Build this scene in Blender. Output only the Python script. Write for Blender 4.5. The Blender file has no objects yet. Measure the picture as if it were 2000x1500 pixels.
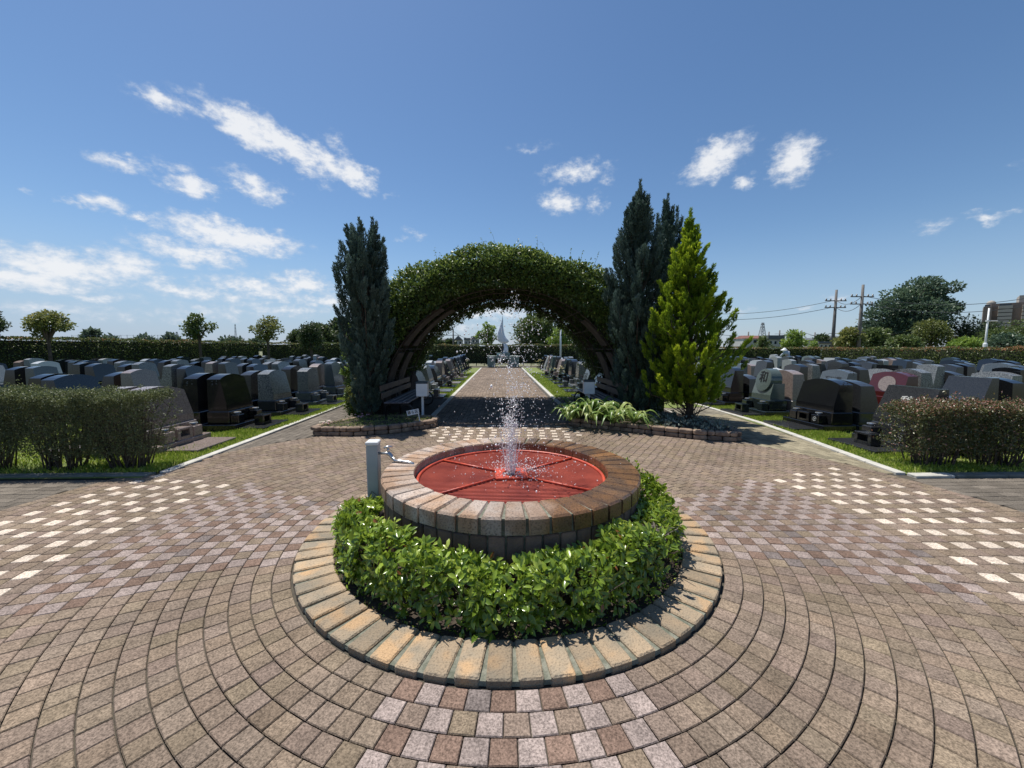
import bpy, bmesh, math, random
import numpy as np
from mathutils import Vector, Matrix, Euler
R=math.radians; pi=math.pi
random.seed(7); rng=np.random.default_rng(11)
S=bpy.context.scene; COL=S.collection
# ------------------------------------------------------------------ camera
FPX=770.; CX,CY=1000.,750.; HC=1.4
PIT=math.atan(70/FPX); YAW=math.atan(21/FPX)
cF=Vector((math.sin(YAW)*math.cos(PIT),math.cos(YAW)*math.cos(PIT),-math.sin(PIT)))
cR=Vector((math.cos(YAW),-math.sin(YAW),0)); cU=cR.cross(cF)
cam=bpy.data.cameras.new('camera'); co=bpy.data.objects.new('camera',cam); COL.objects.link(co)
cam.sensor_width=36; cam.lens=FPX/2000*36; cam.clip_start=.05; cam.clip_end=6000
M=Matrix((cR,cU,-cF)).transposed().to_4x4(); M.translation=(0,0,HC); co.matrix_world=M
S.camera=co
def ray(x,y): return cF+cR*((x-CX)/FPX)+cU*((CY-y)/FPX)
def at(x,y,Y):                     # the place seen at photo pixel x,y at the distance Y
    d=ray(x,y); return Vector((0,0,HC))+d*(Y/d.y)
def onz(x,y,z=0):
    d=ray(x,y); return Vector((0,0,HC))+d*((z-HC)/d.z)
# ------------------------------------------------------------------ light
SX,SY=.27,-.30                       # ground shift of a shadow per metre of height
EL=math.atan(1/math.hypot(SX,SY)); sundir=Vector((-SX,-SY,1)).normalized()
sl=bpy.data.lights.new('sun','SUN'); sl.energy=5.0; sl.angle=R(.53); sl.color=(1,.955,.88)
so=bpy.data.objects.new('sun',sl); COL.objects.link(so)
so.rotation_euler=sundir.to_track_quat('Z','Y').to_euler()
W=bpy.data.worlds.new('World'); S.world=W; W.use_nodes=True
S.view_settings.view_transform='Standard'; S.view_settings.look='None'; S.view_settings.gamma=1
S.view_settings.exposure=0.3
def build_world():
    nt=W.node_tree; nt.nodes.clear(); N=nt.nodes.new; L=nt.links.new
    out=N('ShaderNodeOutputWorld')
    sky=N('ShaderNodeTexSky'); sky.sky_type='NISHITA'; sky.sun_disc=False
    sky.sun_elevation=EL; sky.sun_rotation=math.atan2(sundir.x,sundir.y)
    sky.air_density=1.0; sky.dust_density=.35; sky.ozone_density=2.6; sky.altitude=50
    bg=N('ShaderNodeBackground'); bg.inputs[1].default_value=.092
    hs=N('ShaderNodeHueSaturation'); hs.inputs['Saturation'].default_value=1.13; L(sky.outputs[0],hs.inputs['Color'])
    L(hs.outputs[0],bg.inputs[0])
    tc=N('ShaderNodeTexCoord'); sep=N('ShaderNodeSeparateXYZ'); L(tc.outputs['Generated'],sep.inputs[0])
    def mt(op,a,b=None,c=None):
        n=N('ShaderNodeMath'); n.operation=op
        for i,v in enumerate((a,b,c)):
            if v is None: continue
            if isinstance(v,(int,float)): n.inputs[i].default_value=v
            else: L(v,n.inputs[i])
        return n.outputs[0]
    az=mt('ARCTAN2',sep.outputs[0],sep.outputs[1]); el=mt('ARCSINE',sep.outputs[2])
    azd=mt('MULTIPLY',az,57.3); eld=mt('MULTIPLY',el,57.3)
    cmb=N('ShaderNodeCombineXYZ'); L(azd,cmb.inputs[0]); L(eld,cmb.inputs[1])
    n1=N('ShaderNodeTexNoise'); n1.inputs['Scale'].default_value=.33; n1.inputs['Detail'].default_value=7; n1.inputs['Roughness'].default_value=.62
    mp=N('ShaderNodeMapping'); mp.inputs['Scale'].default_value=(.85,1.35,1); L(cmb.outputs[0],mp.inputs[0]); L(mp.outputs[0],n1.inputs['Vector'])
    sub=N('ShaderNodeVectorMath'); sub.operation='SUBTRACT'; sub.inputs[1].default_value=(.5,.5,.5); L(n1.outputs['Color'],sub.inputs[0])
    scl=N('ShaderNodeVectorMath'); scl.operation='MULTIPLY'; scl.inputs[1].default_value=(5.2,3.4,0); L(sub.outputs[0],scl.inputs[0])
    wp=N('ShaderNodeVectorMath'); wp.operation='ADD'; L(cmb.outputs[0],wp.inputs[0]); L(scl.outputs[0],wp.inputs[1])
    # photo px,py, half width, half height, tilt deg (down to the right positive), strength
    cl=[(320,193,60,18,5,.8),(385,180,40,12,0,.35),(480,255,85,24,20,1.15),(560,285,95,25,26,1.15),(640,318,60,22,30,.95),(690,338,45,26,35,1.1),(600,335,32,16,20,.65),(655,280,22,14,30,.4),
        (230,316,75,11,4,.75),(345,330,45,10,10,.5),(375,362,55,18,6,1.05),(500,366,58,20,18,.85),(535,388,30,12,10,.5),(195,398,42,14,12,.8),(140,396,22,7,0,.5),(58,380,20,6,0,.35),(268,423,28,8,0,.85),
        (455,460,130,22,5,1.2),(520,468,60,18,4,1.0),(370,492,105,20,8,1.0),(440,490,50,8,2,.6),(120,520,160,26,3,1.1),(245,520,80,24,4,.9),(60,545,170,24,0,.95),(190,580,75,9,0,.6),(350,565,90,14,2,.85),(590,553,60,20,3,1.0),(500,562,90,16,8,.85),
        (460,583,60,10,0,.6),(400,548,20,7,0,.4),(640,590,70,12,0,.75),(560,605,120,14,0,.5),(110,610,190,16,0,.45),(420,610,150,14,0,.4),(765,380,8,10,30,.3),(806,459,20,8,20,.5),(785,470,18,5,0,.35),
        (1125,335,62,18,-3,.7),(1180,352,20,9,10,.5),(1095,396,38,18,10,.9),(1160,398,16,18,-50,.55),(1035,291,40,8,0,.25),(1400,310,62,28,-22,1.0),(1385,275,22,12,-10,.4),(1450,351,24,10,0,.75),(1548,308,44,38,-20,1.1),(1600,300,20,12,10,.3),
        (1937,421,45,10,0,.85),(1812,443,34,9,0,.5),(1620,580,26,9,0,.55),(1445,605,30,7,0,.4),(1980,325,24,8,0,.2),(930,612,170,10,0,.75),(980,602,70,8,0,.8),(1080,618,60,8,0,.7),(890,640,110,9,0,.45),(1568,606,16,5,0,.35)]
    cur=None
    for (px,py,a,b,t,s) in cl:
        d=ray(px,py).normalized(); A=math.degrees(math.atan2(d.x,d.y)); E=math.degrees(math.asin(d.z))
        dx=ray(px+20,py).normalized(); dy=ray(px,py-20).normalized()
        kx=abs(math.degrees(math.atan2(dx.x,dx.y))-A)/20; ky=abs(math.degrees(math.asin(dy.z))-E)/20
        m=N('ShaderNodeMapping'); m.vector_type='TEXTURE'
        m.inputs['Location'].default_value=(A,E,0); m.inputs['Rotation'].default_value=(0,0,-R(t)); m.inputs['Scale'].default_value=(a*kx*1.3,b*ky*1.6,1)
        L(wp.outputs[0],m.inputs[0]); ln=N('ShaderNodeVectorMath'); ln.operation='LENGTH'; L(m.outputs[0],ln.inputs[0])
        v=mt('MULTIPLY_ADD',ln.outputs['Value'],-s,s)
        cur=v if cur is None else mt('MAXIMUM',cur,v)
    n2=N('ShaderNodeTexNoise'); n2.inputs['Scale'].default_value=.9; n2.inputs['Detail'].default_value=8; n2.inputs['Roughness'].default_value=.6; L(mp.outputs[0],n2.inputs['Vector'])
    k=mt('MULTIPLY_ADD',n2.outputs['Fac'],1.5,-.80)
    den=mt('ADD',cur,k)
    mr=N('ShaderNodeMapRange'); mr.interpolation_type='SMOOTHSTEP'; mr.inputs[1].default_value=-.12; mr.inputs[2].default_value=.86; mr.inputs[4].default_value=.93; L(den,mr.inputs[0])
    gate=N('ShaderNodeMapRange'); gate.inputs[1].default_value=-.12; gate.inputs[2].default_value=.18; L(cur,gate.inputs[0])
    fac=mt('MULTIPLY',mr.outputs[0],gate.outputs[0])
    # thin milky air low over the horizon
    ha=N('ShaderNodeMapRange'); ha.inputs[1].default_value=0; ha.inputs[2].default_value=15; ha.inputs[3].default_value=.75; ha.inputs[4].default_value=0; ha.interpolation_type='SMOOTHSTEP'; L(eld,ha.inputs[0])
    lf=N('ShaderNodeMapRange'); lf.inputs[1].default_value=-60; lf.inputs[2].default_value=30; lf.inputs[3].default_value=1; lf.inputs[4].default_value=.75; L(azd,lf.inputs[0])
    hz=mt('MULTIPLY',ha.outputs[0],lf.outputs[0])
    hb=N('ShaderNodeBackground'); hb.inputs[0].default_value=(.40,.56,.85,1); hb.inputs[1].default_value=.66
    mx0=N('ShaderNodeMixShader'); L(hz,mx0.inputs[0]); L(bg.outputs[0],mx0.inputs[1]); L(hb.outputs[0],mx0.inputs[2])
    ramp=N('ShaderNodeMix'); ramp.data_type='RGBA'; ramp.inputs[6].default_value=(.62,.70,.82,1); ramp.inputs[7].default_value=(.97,.98,1,1); L(mr.outputs[0],ramp.inputs[0])
    cb=N('ShaderNodeBackground'); cb.inputs[1].default_value=.76; L(ramp.outputs[2],cb.inputs[0])
    mx=N('ShaderNodeMixShader'); L(fac,mx.inputs[0]); L(mx0.outputs[0],mx.inputs[1]); L(cb.outputs[0],mx.inputs[2])
    L(mx.outputs[0],out.inputs[0])
build_world()
# ------------------------------------------------------------------ helpers
def setp(o,label=None,cat=None,group=None,kind=None):
    if label: o['label']=label
    if cat: o['category']=cat
    if group: o['group']=group
    if kind: o['kind']=kind
    return o
def empty(name,loc=(0,0,0),rz=0,label=None,cat=None,group=None):
    o=bpy.data.objects.new(name,None); COL.objects.link(o); o.location=loc; o.rotation_euler=(0,0,rz); o.empty_display_size=.1
    return setp(o,label,cat,group)
class MB:
    def __init__(s): s.v=[]; s.f=[]; s.m=[]
    def add(s,V,F,m=0):
        o=len(s.v); s.v+= [tuple(v) for v in V]; s.f+=[tuple(i+o for i in f) for f in F]; s.m+=[m]*len(F); return s
    def box(s,c,d,m=0,rz=0,taper=1,bev=0):
        x,y,z=d[0]/2,d[1]/2,d[2]/2; a,b=math.cos(rz),math.sin(rz)
        if bev:
            e=min(bev,x*.9,y*.9,z*.9); V=[];
            rings=[(x-e,y-e,-z),(x,y,-z+e),(x,y,z-e),(x-e,y-e,z)]
            for (rx,ry,rzz) in rings:
                k=1 if rzz<0 else taper
                for (sx,sy) in ((-1,-1),(1,-1),(1,1),(-1,1)):
                    # eight points per ring for softened vertical edges
                    px,py=sx*rx*k,sy*ry*k; q=min(e,rx*.5,ry*.5)
                    pts=((px-0*sx,py-sy*q),(px-sx*q,py)) if sx*sy>0 else ((px-sx*q,py),(px,py-sy*q))
                    for p in pts: V.append((c[0]+p[0]*a-p[1]*b,c[1]+p[0]*b+p[1]*a,c[2]+rzz))
            n=8; F=[tuple(reversed(range(n))),tuple(range(3*n,4*n))]
            for r in range(3):
                for i in range(n): j=(i+1)%n; F.append((r*n+i,r*n+j,(r+1)*n+j,(r+1)*n+i))
            return s.add(V,F,m)
        V=[]
        for zz,k in((-z,1),(z,taper)):
            for sx,sy in((-1,-1),(1,-1),(1,1),(-1,1)):
                px,py=sx*x*k,sy*y*k; V.append((c[0]+px*a-py*b,c[1]+px*b+py*a,c[2]+zz))
        return s.add(V,[(3,2,1,0),(4,5,6,7),(0,1,5,4),(1,2,6,5),(2,3,7,6),(3,0,4,7)],m)
    def tube(s,P,r,n=6,m=0,cap=True):
        P=[Vector(p) for p in P]; rr=r if isinstance(r,(list,tuple)) else [r]*len(P); V=[];F=[]
        t0=(P[1]-P[0]).normalized(); u=t0.orthogonal().normalized()
        for i,p in enumerate(P):
            t=(P[min(i+1,len(P)-1)]-P[max(i-1,0)]).normalized()
            u=(u-t*u.dot(t)); u=u.normalized() if u.length>1e-6 else t.orthogonal().normalized(); w=t.cross(u)
            for k in range(n):
                a=2*pi*k/n; V.append(p+(u*math.cos(a)+w*math.sin(a))*rr[i])
        for i in range(len(P)-1):
            for k in range(n): j=(k+1)%n; F.append((i*n+k,i*n+j,(i+1)*n+j,(i+1)*n+k))
        if cap: F.append(tuple(reversed(range(n)))); F.append(tuple(range((len(P)-1)*n,len(P)*n)))
        return s.add(V,F,m)
    def lathe(s,prof,c=(0,0,0),n=16,m=0,cap=True):
        V=[];F=[]
        for r,z in prof:
            for k in range(n): a=2*pi*k/n; V.append((c[0]+r*math.cos(a),c[1]+r*math.sin(a),c[2]+z))
        for i in range(len(prof)-1):
            for k in range(n): j=(k+1)%n; F.append((i*n+k,i*n+j,(i+1)*n+j,(i+1)*n+k))
        if cap: F.append(tuple(reversed(range(n)))); F.append(tuple(range((len(prof)-1)*n,len(prof)*n)))
        return s.add(V,F,m)
    def prism(s,poly,z0,z1,m=0):
        n=len(poly); V=[(p[0],p[1],z0) for p in poly]+[(p[0],p[1],z1) for p in poly]
        F=[tuple(reversed(range(n))),tuple(range(n,2*n))]+[(i,(i+1)%n,n+(i+1)%n,n+i) for i in range(n)]
        return s.add(V,F,m)
    def mesh(s,name,mats,smooth=False):
        me=bpy.data.meshes.new(name); me.from_pydata(s.v,[],s.f)
        for m in (mats if isinstance(mats,(list,tuple)) else [mats]): me.materials.append(m)
        if any(s.m): me.polygons.foreach_set('material_index',s.m)
        if smooth: me.polygons.foreach_set('use_smooth',[True]*len(s.f))
        me.update(); return me
    def build(s,name,mats,parent=None,smooth=False,loc=(0,0,0),rz=0):
        o=bpy.data.objects.new(name,s.mesh(name,mats,smooth)); COL.objects.link(o); o.location=loc; o.rotation_euler=(0,0,rz)
        if parent: o.parent=parent
        return o
def npmesh(name,V,F,mats,parent=None,v=None,col=None,midx=None,smooth=False):
    """V (n,3) F (m,k) arrays"""
    me=bpy.data.meshes.new(name); n=len(V); m,k=F.shape
    me.vertices.add(n); me.vertices.foreach_set('co',np.asarray(V,np.float32).ravel())
    me.loops.add(m*k); me.loops.foreach_set('vertex_index',np.asarray(F,np.int32).ravel())
    me.polygons.add(m); me.polygons.foreach_set('loop_start',np.arange(0,m*k,k,dtype=np.int32))
    try: me.polygons.foreach_set('loop_total',np.full(m,k,np.int32))
    except Exception: pass
    for mm in (mats if isinstance(mats,(list,tuple)) else [mats]): me.materials.append(mm)
    if midx is not None: me.polygons.foreach_set('material_index',np.asarray(midx,np.int32))
    me.polygons.foreach_set('use_smooth',np.full(m,bool(smooth)))
    me.update(calc_edges=True)
    if v is not None:
        a=me.attributes.new('v','FLOAT','POINT'); a.data.foreach_set('value',np.asarray(v,np.float32))
    if col is not None:
        a=me.attributes.new('tint','FLOAT_COLOR','FACE'); a.data.foreach_set('color',np.asarray(col,np.float32).ravel())
    o=bpy.data.objects.new(name,me); COL.objects.link(o)
    if parent: o.parent=parent
    return o
# ---- materials
def new_mat(name):
    m=bpy.data.materials.new(name); m.use_nodes=True; return m,m.node_tree,m.node_tree.nodes['Principled BSDF']
def mat(name,c,rough=.6,c2=None,scale=8,det=4,bump=0,bscale=None,metal=0,spec=.5,lo=.35,hi=.65,coat=0,c3=None,s3=60,rnd=0,pits=False):
    m,nt,b=new_mat(name); b.inputs['Roughness'].default_value=rough; b.inputs['Metallic'].default_value=metal
    b.inputs['Specular IOR Level'].default_value=spec; b.inputs['Coat Weight'].default_value=coat
    tc=nt.nodes.new('ShaderNodeTexCoord')
    if c2 is None: c2=tuple(x*.82 for x in c)
    n=nt.nodes.new('ShaderNodeTexNoise'); n.inputs['Scale'].default_value=scale; n.inputs['Detail'].default_value=det
    nt.links.new(tc.outputs['Object'],n.inputs['Vector'])
    r=nt.nodes.new('ShaderNodeMapRange'); r.inputs[1].default_value=lo; r.inputs[2].default_value=hi; nt.links.new(n.outputs['Fac'],r.inputs[0])
    mx=nt.nodes.new('ShaderNodeMix'); mx.data_type='RGBA'; mx.inputs[6].default_value=(*c,1); mx.inputs[7].default_value=(*c2,1)
    nt.links.new(r.outputs[0],mx.inputs[0]); outc=mx.outputs[2]
    if c3:
        n3=nt.nodes.new('ShaderNodeTexNoise'); n3.inputs['Scale'].default_value=s3; n3.inputs['Detail'].default_value=2; nt.links.new(tc.outputs['Object'],n3.inputs['Vector'])
        r3=nt.nodes.new('ShaderNodeMapRange'); r3.inputs[1].default_value=.52; r3.inputs[2].default_value=.66; nt.links.new(n3.outputs['Fac'],r3.inputs[0])
        m3=nt.nodes.new('ShaderNodeMix'); m3.data_type='RGBA'; m3.inputs[7].default_value=(*c3,1); nt.links.new(outc,m3.inputs[6]); nt.links.new(r3.outputs[0],m3.inputs[0]); outc=m3.outputs[2]
    if rnd:
        g=nt.nodes.new('ShaderNodeNewGeometry'); rr=nt.nodes.new('ShaderNodeMapRange'); rr.inputs[3].default_value=1-rnd; rr.inputs[4].default_value=1+rnd; nt.links.new(g.outputs['Random Per Island'],rr.inputs[0])
        hv=nt.nodes.new('ShaderNodeHueSaturation'); nt.links.new(rr.outputs[0],hv.inputs['Value']); nt.links.new(outc,hv.inputs['Color']); outc=hv.outputs[0]
    if pits:
        np_=nt.nodes.new('ShaderNodeTexNoise'); np_.inputs['Scale'].default_value=120; np_.inputs['Detail'].default_value=3; nt.links.new(tc.outputs['Object'],np_.inputs['Vector'])
        rp=nt.nodes.new('ShaderNodeMapRange'); rp.inputs[1].default_value=.3; rp.inputs[2].default_value=.48; rp.inputs[3].default_value=.62; rp.inputs[4].default_value=1.06; nt.links.new(np_.outputs['Fac'],rp.inputs[0])
        hp=nt.nodes.new('ShaderNodeHueSaturation'); nt.links.new(rp.outputs[0],hp.inputs['Value']); nt.links.new(outc,hp.inputs['Color']); outc=hp.outputs[0]
    nt.links.new(outc,b.inputs['Base Color'])
    if bump:
        nb=nt.nodes.new('ShaderNodeTexNoise'); nb.inputs['Scale'].default_value=bscale or scale*4; nb.inputs['Detail'].default_value=5; nt.links.new(tc.outputs['Object'],nb.inputs['Vector'])
        bp=nt.nodes.new('ShaderNodeBump'); bp.inputs['Strength'].default_value=bump; bp.inputs['Distance'].default_value=.01; nt.links.new(nb.outputs['Fac'],bp.inputs['Height']); nt.links.new(bp.outputs[0],b.inputs['Normal'])
    return m
def leafmat(name,stops,rough=.45,trans=.28,spec=.4):
    """stops: list of (pos,(r,g,b)) over the per-leaf value v"""
    m,nt,b=new_mat(name); a=nt.nodes.new('ShaderNodeAttribute'); a.attribute_name='v'
    cr=nt.nodes.new('ShaderNodeValToRGB'); e=cr.color_ramp.elements
    e[0].position=stops[0][0]; e[0].color=(*stops[0][1],1); e[1].position=stops[-1][0]; e[1].color=(*stops[-1][1],1)
    for p,c in stops[1:-1]: q=e.new(p); q.color=(*c,1)
    nt.links.new(a.outputs['Fac'],cr.inputs[0]); nt.links.new(cr.outputs[0],b.inputs['Base Color'])
    b.inputs['Roughness'].default_value=rough; b.inputs['Specular IOR Level'].default_value=spec
    t=nt.nodes.new('ShaderNodeBsdfTranslucent'); hv=nt.nodes.new('ShaderNodeHueSaturation'); hv.inputs['Value'].default_value=1.5; hv.inputs['Hue'].default_value=.49; nt.links.new(cr.outputs[0],hv.inputs['Color']); nt.links.new(hv.outputs[0],t.inputs[0])
    mx=nt.nodes.new('ShaderNodeMixShader'); mx.inputs[0].default_value=trans; nt.links.new(b.outputs[0],mx.inputs[1]); nt.links.new(t.outputs[0],mx.inputs[2])
    nt.links.new(mx.outputs[0],nt.nodes['Material Output'].inputs[0]); return m
def unit(a): return a/np.maximum(np.linalg.norm(a,axis=1,keepdims=True),1e-9)
def leaves(P,D,L,Wd,fold=.15,curl=0.):
    """leaf blades: base P, direction D, length L, width Wd; 4 triangles round a midrib point -> V,F"""
    n=len(P); L=np.broadcast_to(np.asarray(L,float),(n,))[:,None]; Wd=np.broadcast_to(np.asarray(Wd,float),(n,))[:,None]
    D=unit(D); rn=unit(rng.normal(size=(n,3))); Sd=unit(np.cross(D,rn)); Nn=np.cross(Sd,D)
    mid=P+D*L*.5; V=np.stack([P,mid+Sd*Wd*.5+Nn*Wd*fold,P+D*L-Nn*L*curl,mid-Sd*Wd*.5+Nn*Wd*fold],1).reshape(-1,3)
    b=np.arange(n)[:,None]*4
    F=np.concatenate([b+np.array([[0,1,2]]),b+np.array([[0,2,3]])],1).reshape(-1,3)
    return V,F
def leafobj(name,P,D,L,Wd,m,parent=None,v=None,fold=.15,curl=0.):
    V,F=leaves(np.asarray(P),np.asarray(D),L,Wd,fold,curl)
    if v is None: v=rng.random(len(P))
    return npmesh(name,V,F,m,parent,v=np.repeat(v,4))
def copy_tree(o,parent=None):
    c=o.copy(); COL.objects.link(c); c.parent=parent
    for ch in list(o.children): copy_tree(ch,c)
    return c
# ------------------------------------------------------------------ palette
BARK=mat('bark',(.10,.075,.055),.9,(.05,.038,.03),12,bump=.6)
SOIL=mat('soil',(.035,.025,.018),.95,(.06,.045,.03),14,bump=.8)
BRICK=mat('weathered brick',(.34,.25,.16),.85,(.22,.185,.135),7,bump=.8,bscale=90,c3=(.40,.26,.14),s3=6,rnd=.25,pits=True)
WALLBRICK=mat('dark brown brick',(.24,.145,.105),.8,(.13,.09,.075),8,bump=.5,bscale=80,rnd=.3)
MORTAR=mat('mortar',(.22,.22,.175),.95,(.10,.11,.08),25,bump=.8,bscale=120)
BLOCK=mat('planter block',(.32,.23,.16),.9,(.13,.09,.07),10,bump=.7,bscale=60,rnd=.25)
WHITEP=mat('white painted metal',(.72,.74,.74),.4,(.6,.63,.64),6)
KERB=mat('pale concrete kerb',(.52,.50,.45),.85,(.38,.37,.33),6,bump=.3)
STEEL=mat('brushed steel',(.62,.62,.60),.3,(.4,.4,.4),20,metal=.85)
WOODDK=mat('dark stained wood',(.05,.035,.028),.6,(.09,.065,.05),6,bump=.3)
CONC=mat('concrete pole',(.17,.16,.15),.8,(.11,.10,.095),3)
# ------------------------------------------------------------------ ground, grass, kerbs
def sheet(name,poly,z,m):
    o=MB().add([(p[0],p[1],z) for p in poly],[tuple(range(len(poly)))]).build(name,m); return setp(o,kind='structure')
GROUND=mat('field ground',(.10,.12,.05),.95,(.16,.15,.09),.05)
GRASSB=mat('lawn ground',(.10,.14,.03),.95,(.15,.19,.04),3,bump=.8,bscale=60,c3=(.17,.17,.06),s3=9)
sheet('ground',[(-2500,-2500),(2500,-2500),(2500,2500),(-2500,2500)],-.05,GROUND)
sheet('lawn_ground',[(-26,4.25),(-3.9,4.25),(-3.9,31.5),(-26,31.5)],.006,GRASSB)
sheet('lawn_ground',[(-2.85,7.5),(-1.45,10.95),(-1.45,28.2),(-2.85,28.2)],.006,GRASSB)
sheet('lawn_ground',[(1.45,10.95),(4.0,9),(4.85,9.2),(27,9.2),(27,31.5),(1.45,28.2)],.006,GRASSB)
sheet('lawn_ground',[(4.5,4.08),(27,4.08),(27,9.2),(4.9,9.2)],.006,GRASSB)
sheet('planting_bed',[(-2.85,7.2),(-1.45,7.2),(-1.45,10.95),(-2.85,10.95)],.012,SOIL)
sheet('planting_bed',[(1.45,7.2),(3.6,7.2),(3.9,10.95),(1.45,10.95)],.012,SOIL)
sheet('paving_base',[(-12,-3),(12,-3),(12,31),(-12,31)],-.009,mat('joint sand',(.05,.042,.034),.95,(.08,.07,.05),20))
def kerbline(name,pts,w,z=.022,seg=.6,m=None):
    b=MB()
    for p,q in zip(pts[:-1],pts[1:]):
        p=Vector((*p,0)); q=Vector((*q,0)); n=max(1,round((q-p).length/seg)); d=(q-p)/n; a=math.atan2(d.y,d.x)
        for i in range(n):
            c=p+d*(i+.5); b.box((c.x,c.y,z-.06+random.uniform(-.001,.001)),(d.length-.006,w,.12),rz=a,bev=.006)
    return setp(b.build(name,m or KERB),kind='structure')
KERBG=mat('grey shaded kerb',(.20,.20,.18),.9,(.12,.125,.10),5,bump=.4)  # old grey kerb, with the shade of the shrubs put into its colour
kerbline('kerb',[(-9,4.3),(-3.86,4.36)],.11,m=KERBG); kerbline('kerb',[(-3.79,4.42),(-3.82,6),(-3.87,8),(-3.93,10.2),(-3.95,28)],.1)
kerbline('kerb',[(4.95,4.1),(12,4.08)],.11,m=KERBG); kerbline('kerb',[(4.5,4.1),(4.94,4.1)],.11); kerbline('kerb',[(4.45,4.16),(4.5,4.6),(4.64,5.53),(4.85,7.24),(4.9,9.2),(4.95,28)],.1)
kerbline('kerb',[(-1.42,7.0),(-1.42,28)],.1); kerbline('kerb',[(1.47,7.0),(1.47,28)],.1)
kerbline('kerb',[(-1.48,10.98),(-3.8,10.98)],.1,.012); kerbline('kerb',[(1.53,10.98),(4.8,10.98)],.1,.012)
kerbline('kerb',[(-2.92,6.3),(-2.95,10.9)],.1,.008); kerbline('kerb',[(3.65,5.9),(3.75,10.9)],.1,.008)
# ------------------------------------------------------------------ paving: one paver = top + four bevels
C=(.055,3.0); RO=1.49; RI=1.255; FC=(.075,3.055)
def pavers():
    V=[];F=[];T=[]
    def add(q,z,col,e=.0032):
        c=np.mean(q,0); o=len(V); dz=random.uniform(-.0012,.0012); tx,ty=random.uniform(-.012,.012),random.uniform(-.012,.012)
        for s,zz in ((1.0,-.0045),(None,0)):
            for p in q:
                d=p-c; l=np.linalg.norm(d); k=1 if s else (l-e*1.4)/l
                pp=c+d*k; V.append((pp[0],pp[1],z+zz+dz+(0 if s else (pp[0]-c[0])*tx+(pp[1]-c[1])*ty)))
        F.append((o+4,o+5,o+6,o+7))
        for i in range(4): j=(i+1)%4; F.append((o+i,o+j,o+4+j,o+4+i))
        T.extend([col]*5)
    tan=lambda:np.array((.194,.148,.113))*random.uniform(.86,1.12)*np.array((1,random.uniform(.98,1.03),random.uniform(.93,1.05)))
    grey=lambda:np.array((.150,.130,.107))*random.uniform(.75,1.12)
    for i in range(29):
        r0=RO+.012+i*.1; r1=r0+.1; n=round(2*pi*(r0+.05)/.1); ph=random.random()*.0; 
        off=[random.uniform(0,1) for _ in range(4)]
        for k in range(n):
            a0=2*pi*(k-.5)/n; a1=2*pi*(k+.5)/n; g=.0019
            am=2*pi*k/n
            # quadrant around each axis
            qd=round(am/(pi/2))%4; fi=(am-qd*pi/2+pi)%(2*pi)-pi; kr=k-int(qd*n/4+.5) if am<R(315) else k-n
            r=r0+.05; col=tan(); al=.2
            ha=R(17+(r-1.5)*3.6)
            if i<=13 and abs(fi)<ha:
                if (kr+i)%2==0:
                    col=np.array((.262,.212,.19))*random.uniform(.85,1.12); al=1
                    if random.random()<.06: col=np.array((.15,.125,.115)); 
                elif i%2==0: col=np.array((.165,.112,.086))*random.uniform(.85,1.15); al=.5
                else: col=tan()
            elif 15<=i<=25 and i%2==1 and abs(fi)<R(20.5) and kr%2==0:
                col=np.array((.52,.44,.36))*random.uniform(.92,1.05); al=.6
            x=C[0]; y=C[1]
            q=[]
            for (rr,aa,sg) in ((r0+g,a0,1),(r1-g,a0,1),(r1-g,a1,-1),(r0+g,a1,-1)):
                aa+=sg*g/rr; q.append(np.array((x+rr*math.cos(aa),y+rr*math.sin(aa))))
            q=[q[0],q[1],q[2],q[3]]
            cx,cy=np.mean(q,0)
            if cx<-3.84 and cy>4.36 or (cx>4.46 and cy>4.1): continue
            if cx<-3.75-.0 and cy>4.36: continue
            add(q,.004,(*col,al))
    def bond(x0,x1,y0,y1,along,colf,cond=lambda x,y:True,z=0,L=.2,Wd=.1):
        if along=='x':
            ny=int((y1-y0)/Wd); nx=int((x1-x0)/L)+1
            for j in range(ny):
                for i in range(nx):
                    xa=x0+(i-(j%2)*.5)*L; ya=y0+j*Wd; xb,yb=min(xa+L,x1),ya+Wd; xa=max(xa,x0)
                    if xb-xa<.03: continue
                    if not cond((xa+xb)/2,(ya+yb)/2): continue
                    g=.0019; add([np.array(p) for p in((xa+g,ya+g),(xb-g,ya+g),(xb-g,yb-g),(xa+g,yb-g))],z,(*colf((xa+xb)/2,(ya+yb)/2),.2))
        else:
            nx=int((x1-x0)/Wd); ny=int((y1-y0)/L)+1
            for i in range(nx):
                for j in range(ny):
                    ya=y0+(j-(i%2)*.5)*L; xa=x0+i*Wd; yb,xb=min(ya+L,y1),xa+Wd; ya=max(ya,y0)
                    if yb-ya<.03: continue
                    if not cond((xa+xb)/2,(ya+yb)/2): continue
                    g=.0019; add([np.array(p) for p in((xa+g,ya+g),(xb-g,ya+g),(xb-g,yb-g),(xa+g,yb-g))],z,(*colf((xa+xb)/2,(ya+yb)/2),.2))
    rout=lambda x,y: math.hypot(x-C[0],y-C[1])>4.38
    g1=lambda x,y: grey()
    bond(-9,-1.4,-.5,4.28,'x',g1,rout); bond(1.4,9,-.5,4.03,'x',g1,lambda x,y:rout(x,y) )
    bond(-3.76,-2.96,4.3,14,'y',g1,rout)
    yel=lambda x,y: (np.array((.24,.21,.145)) if y<8.2 else np.array((.2,.18,.14)))*random.uniform(.7,1.15)
    bond(3.72,4.82,4.2,14,'y',yel,lambda x,y:rout(x,y) and x<4.47+(y-4.2)*.13-.02)
    bond(2.9,3.72,4.2,6.4,'y',g1,rout)
    pth=lambda x,y:np.array((.20,.155,.12))*random.uniform(.72,1.15)
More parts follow.
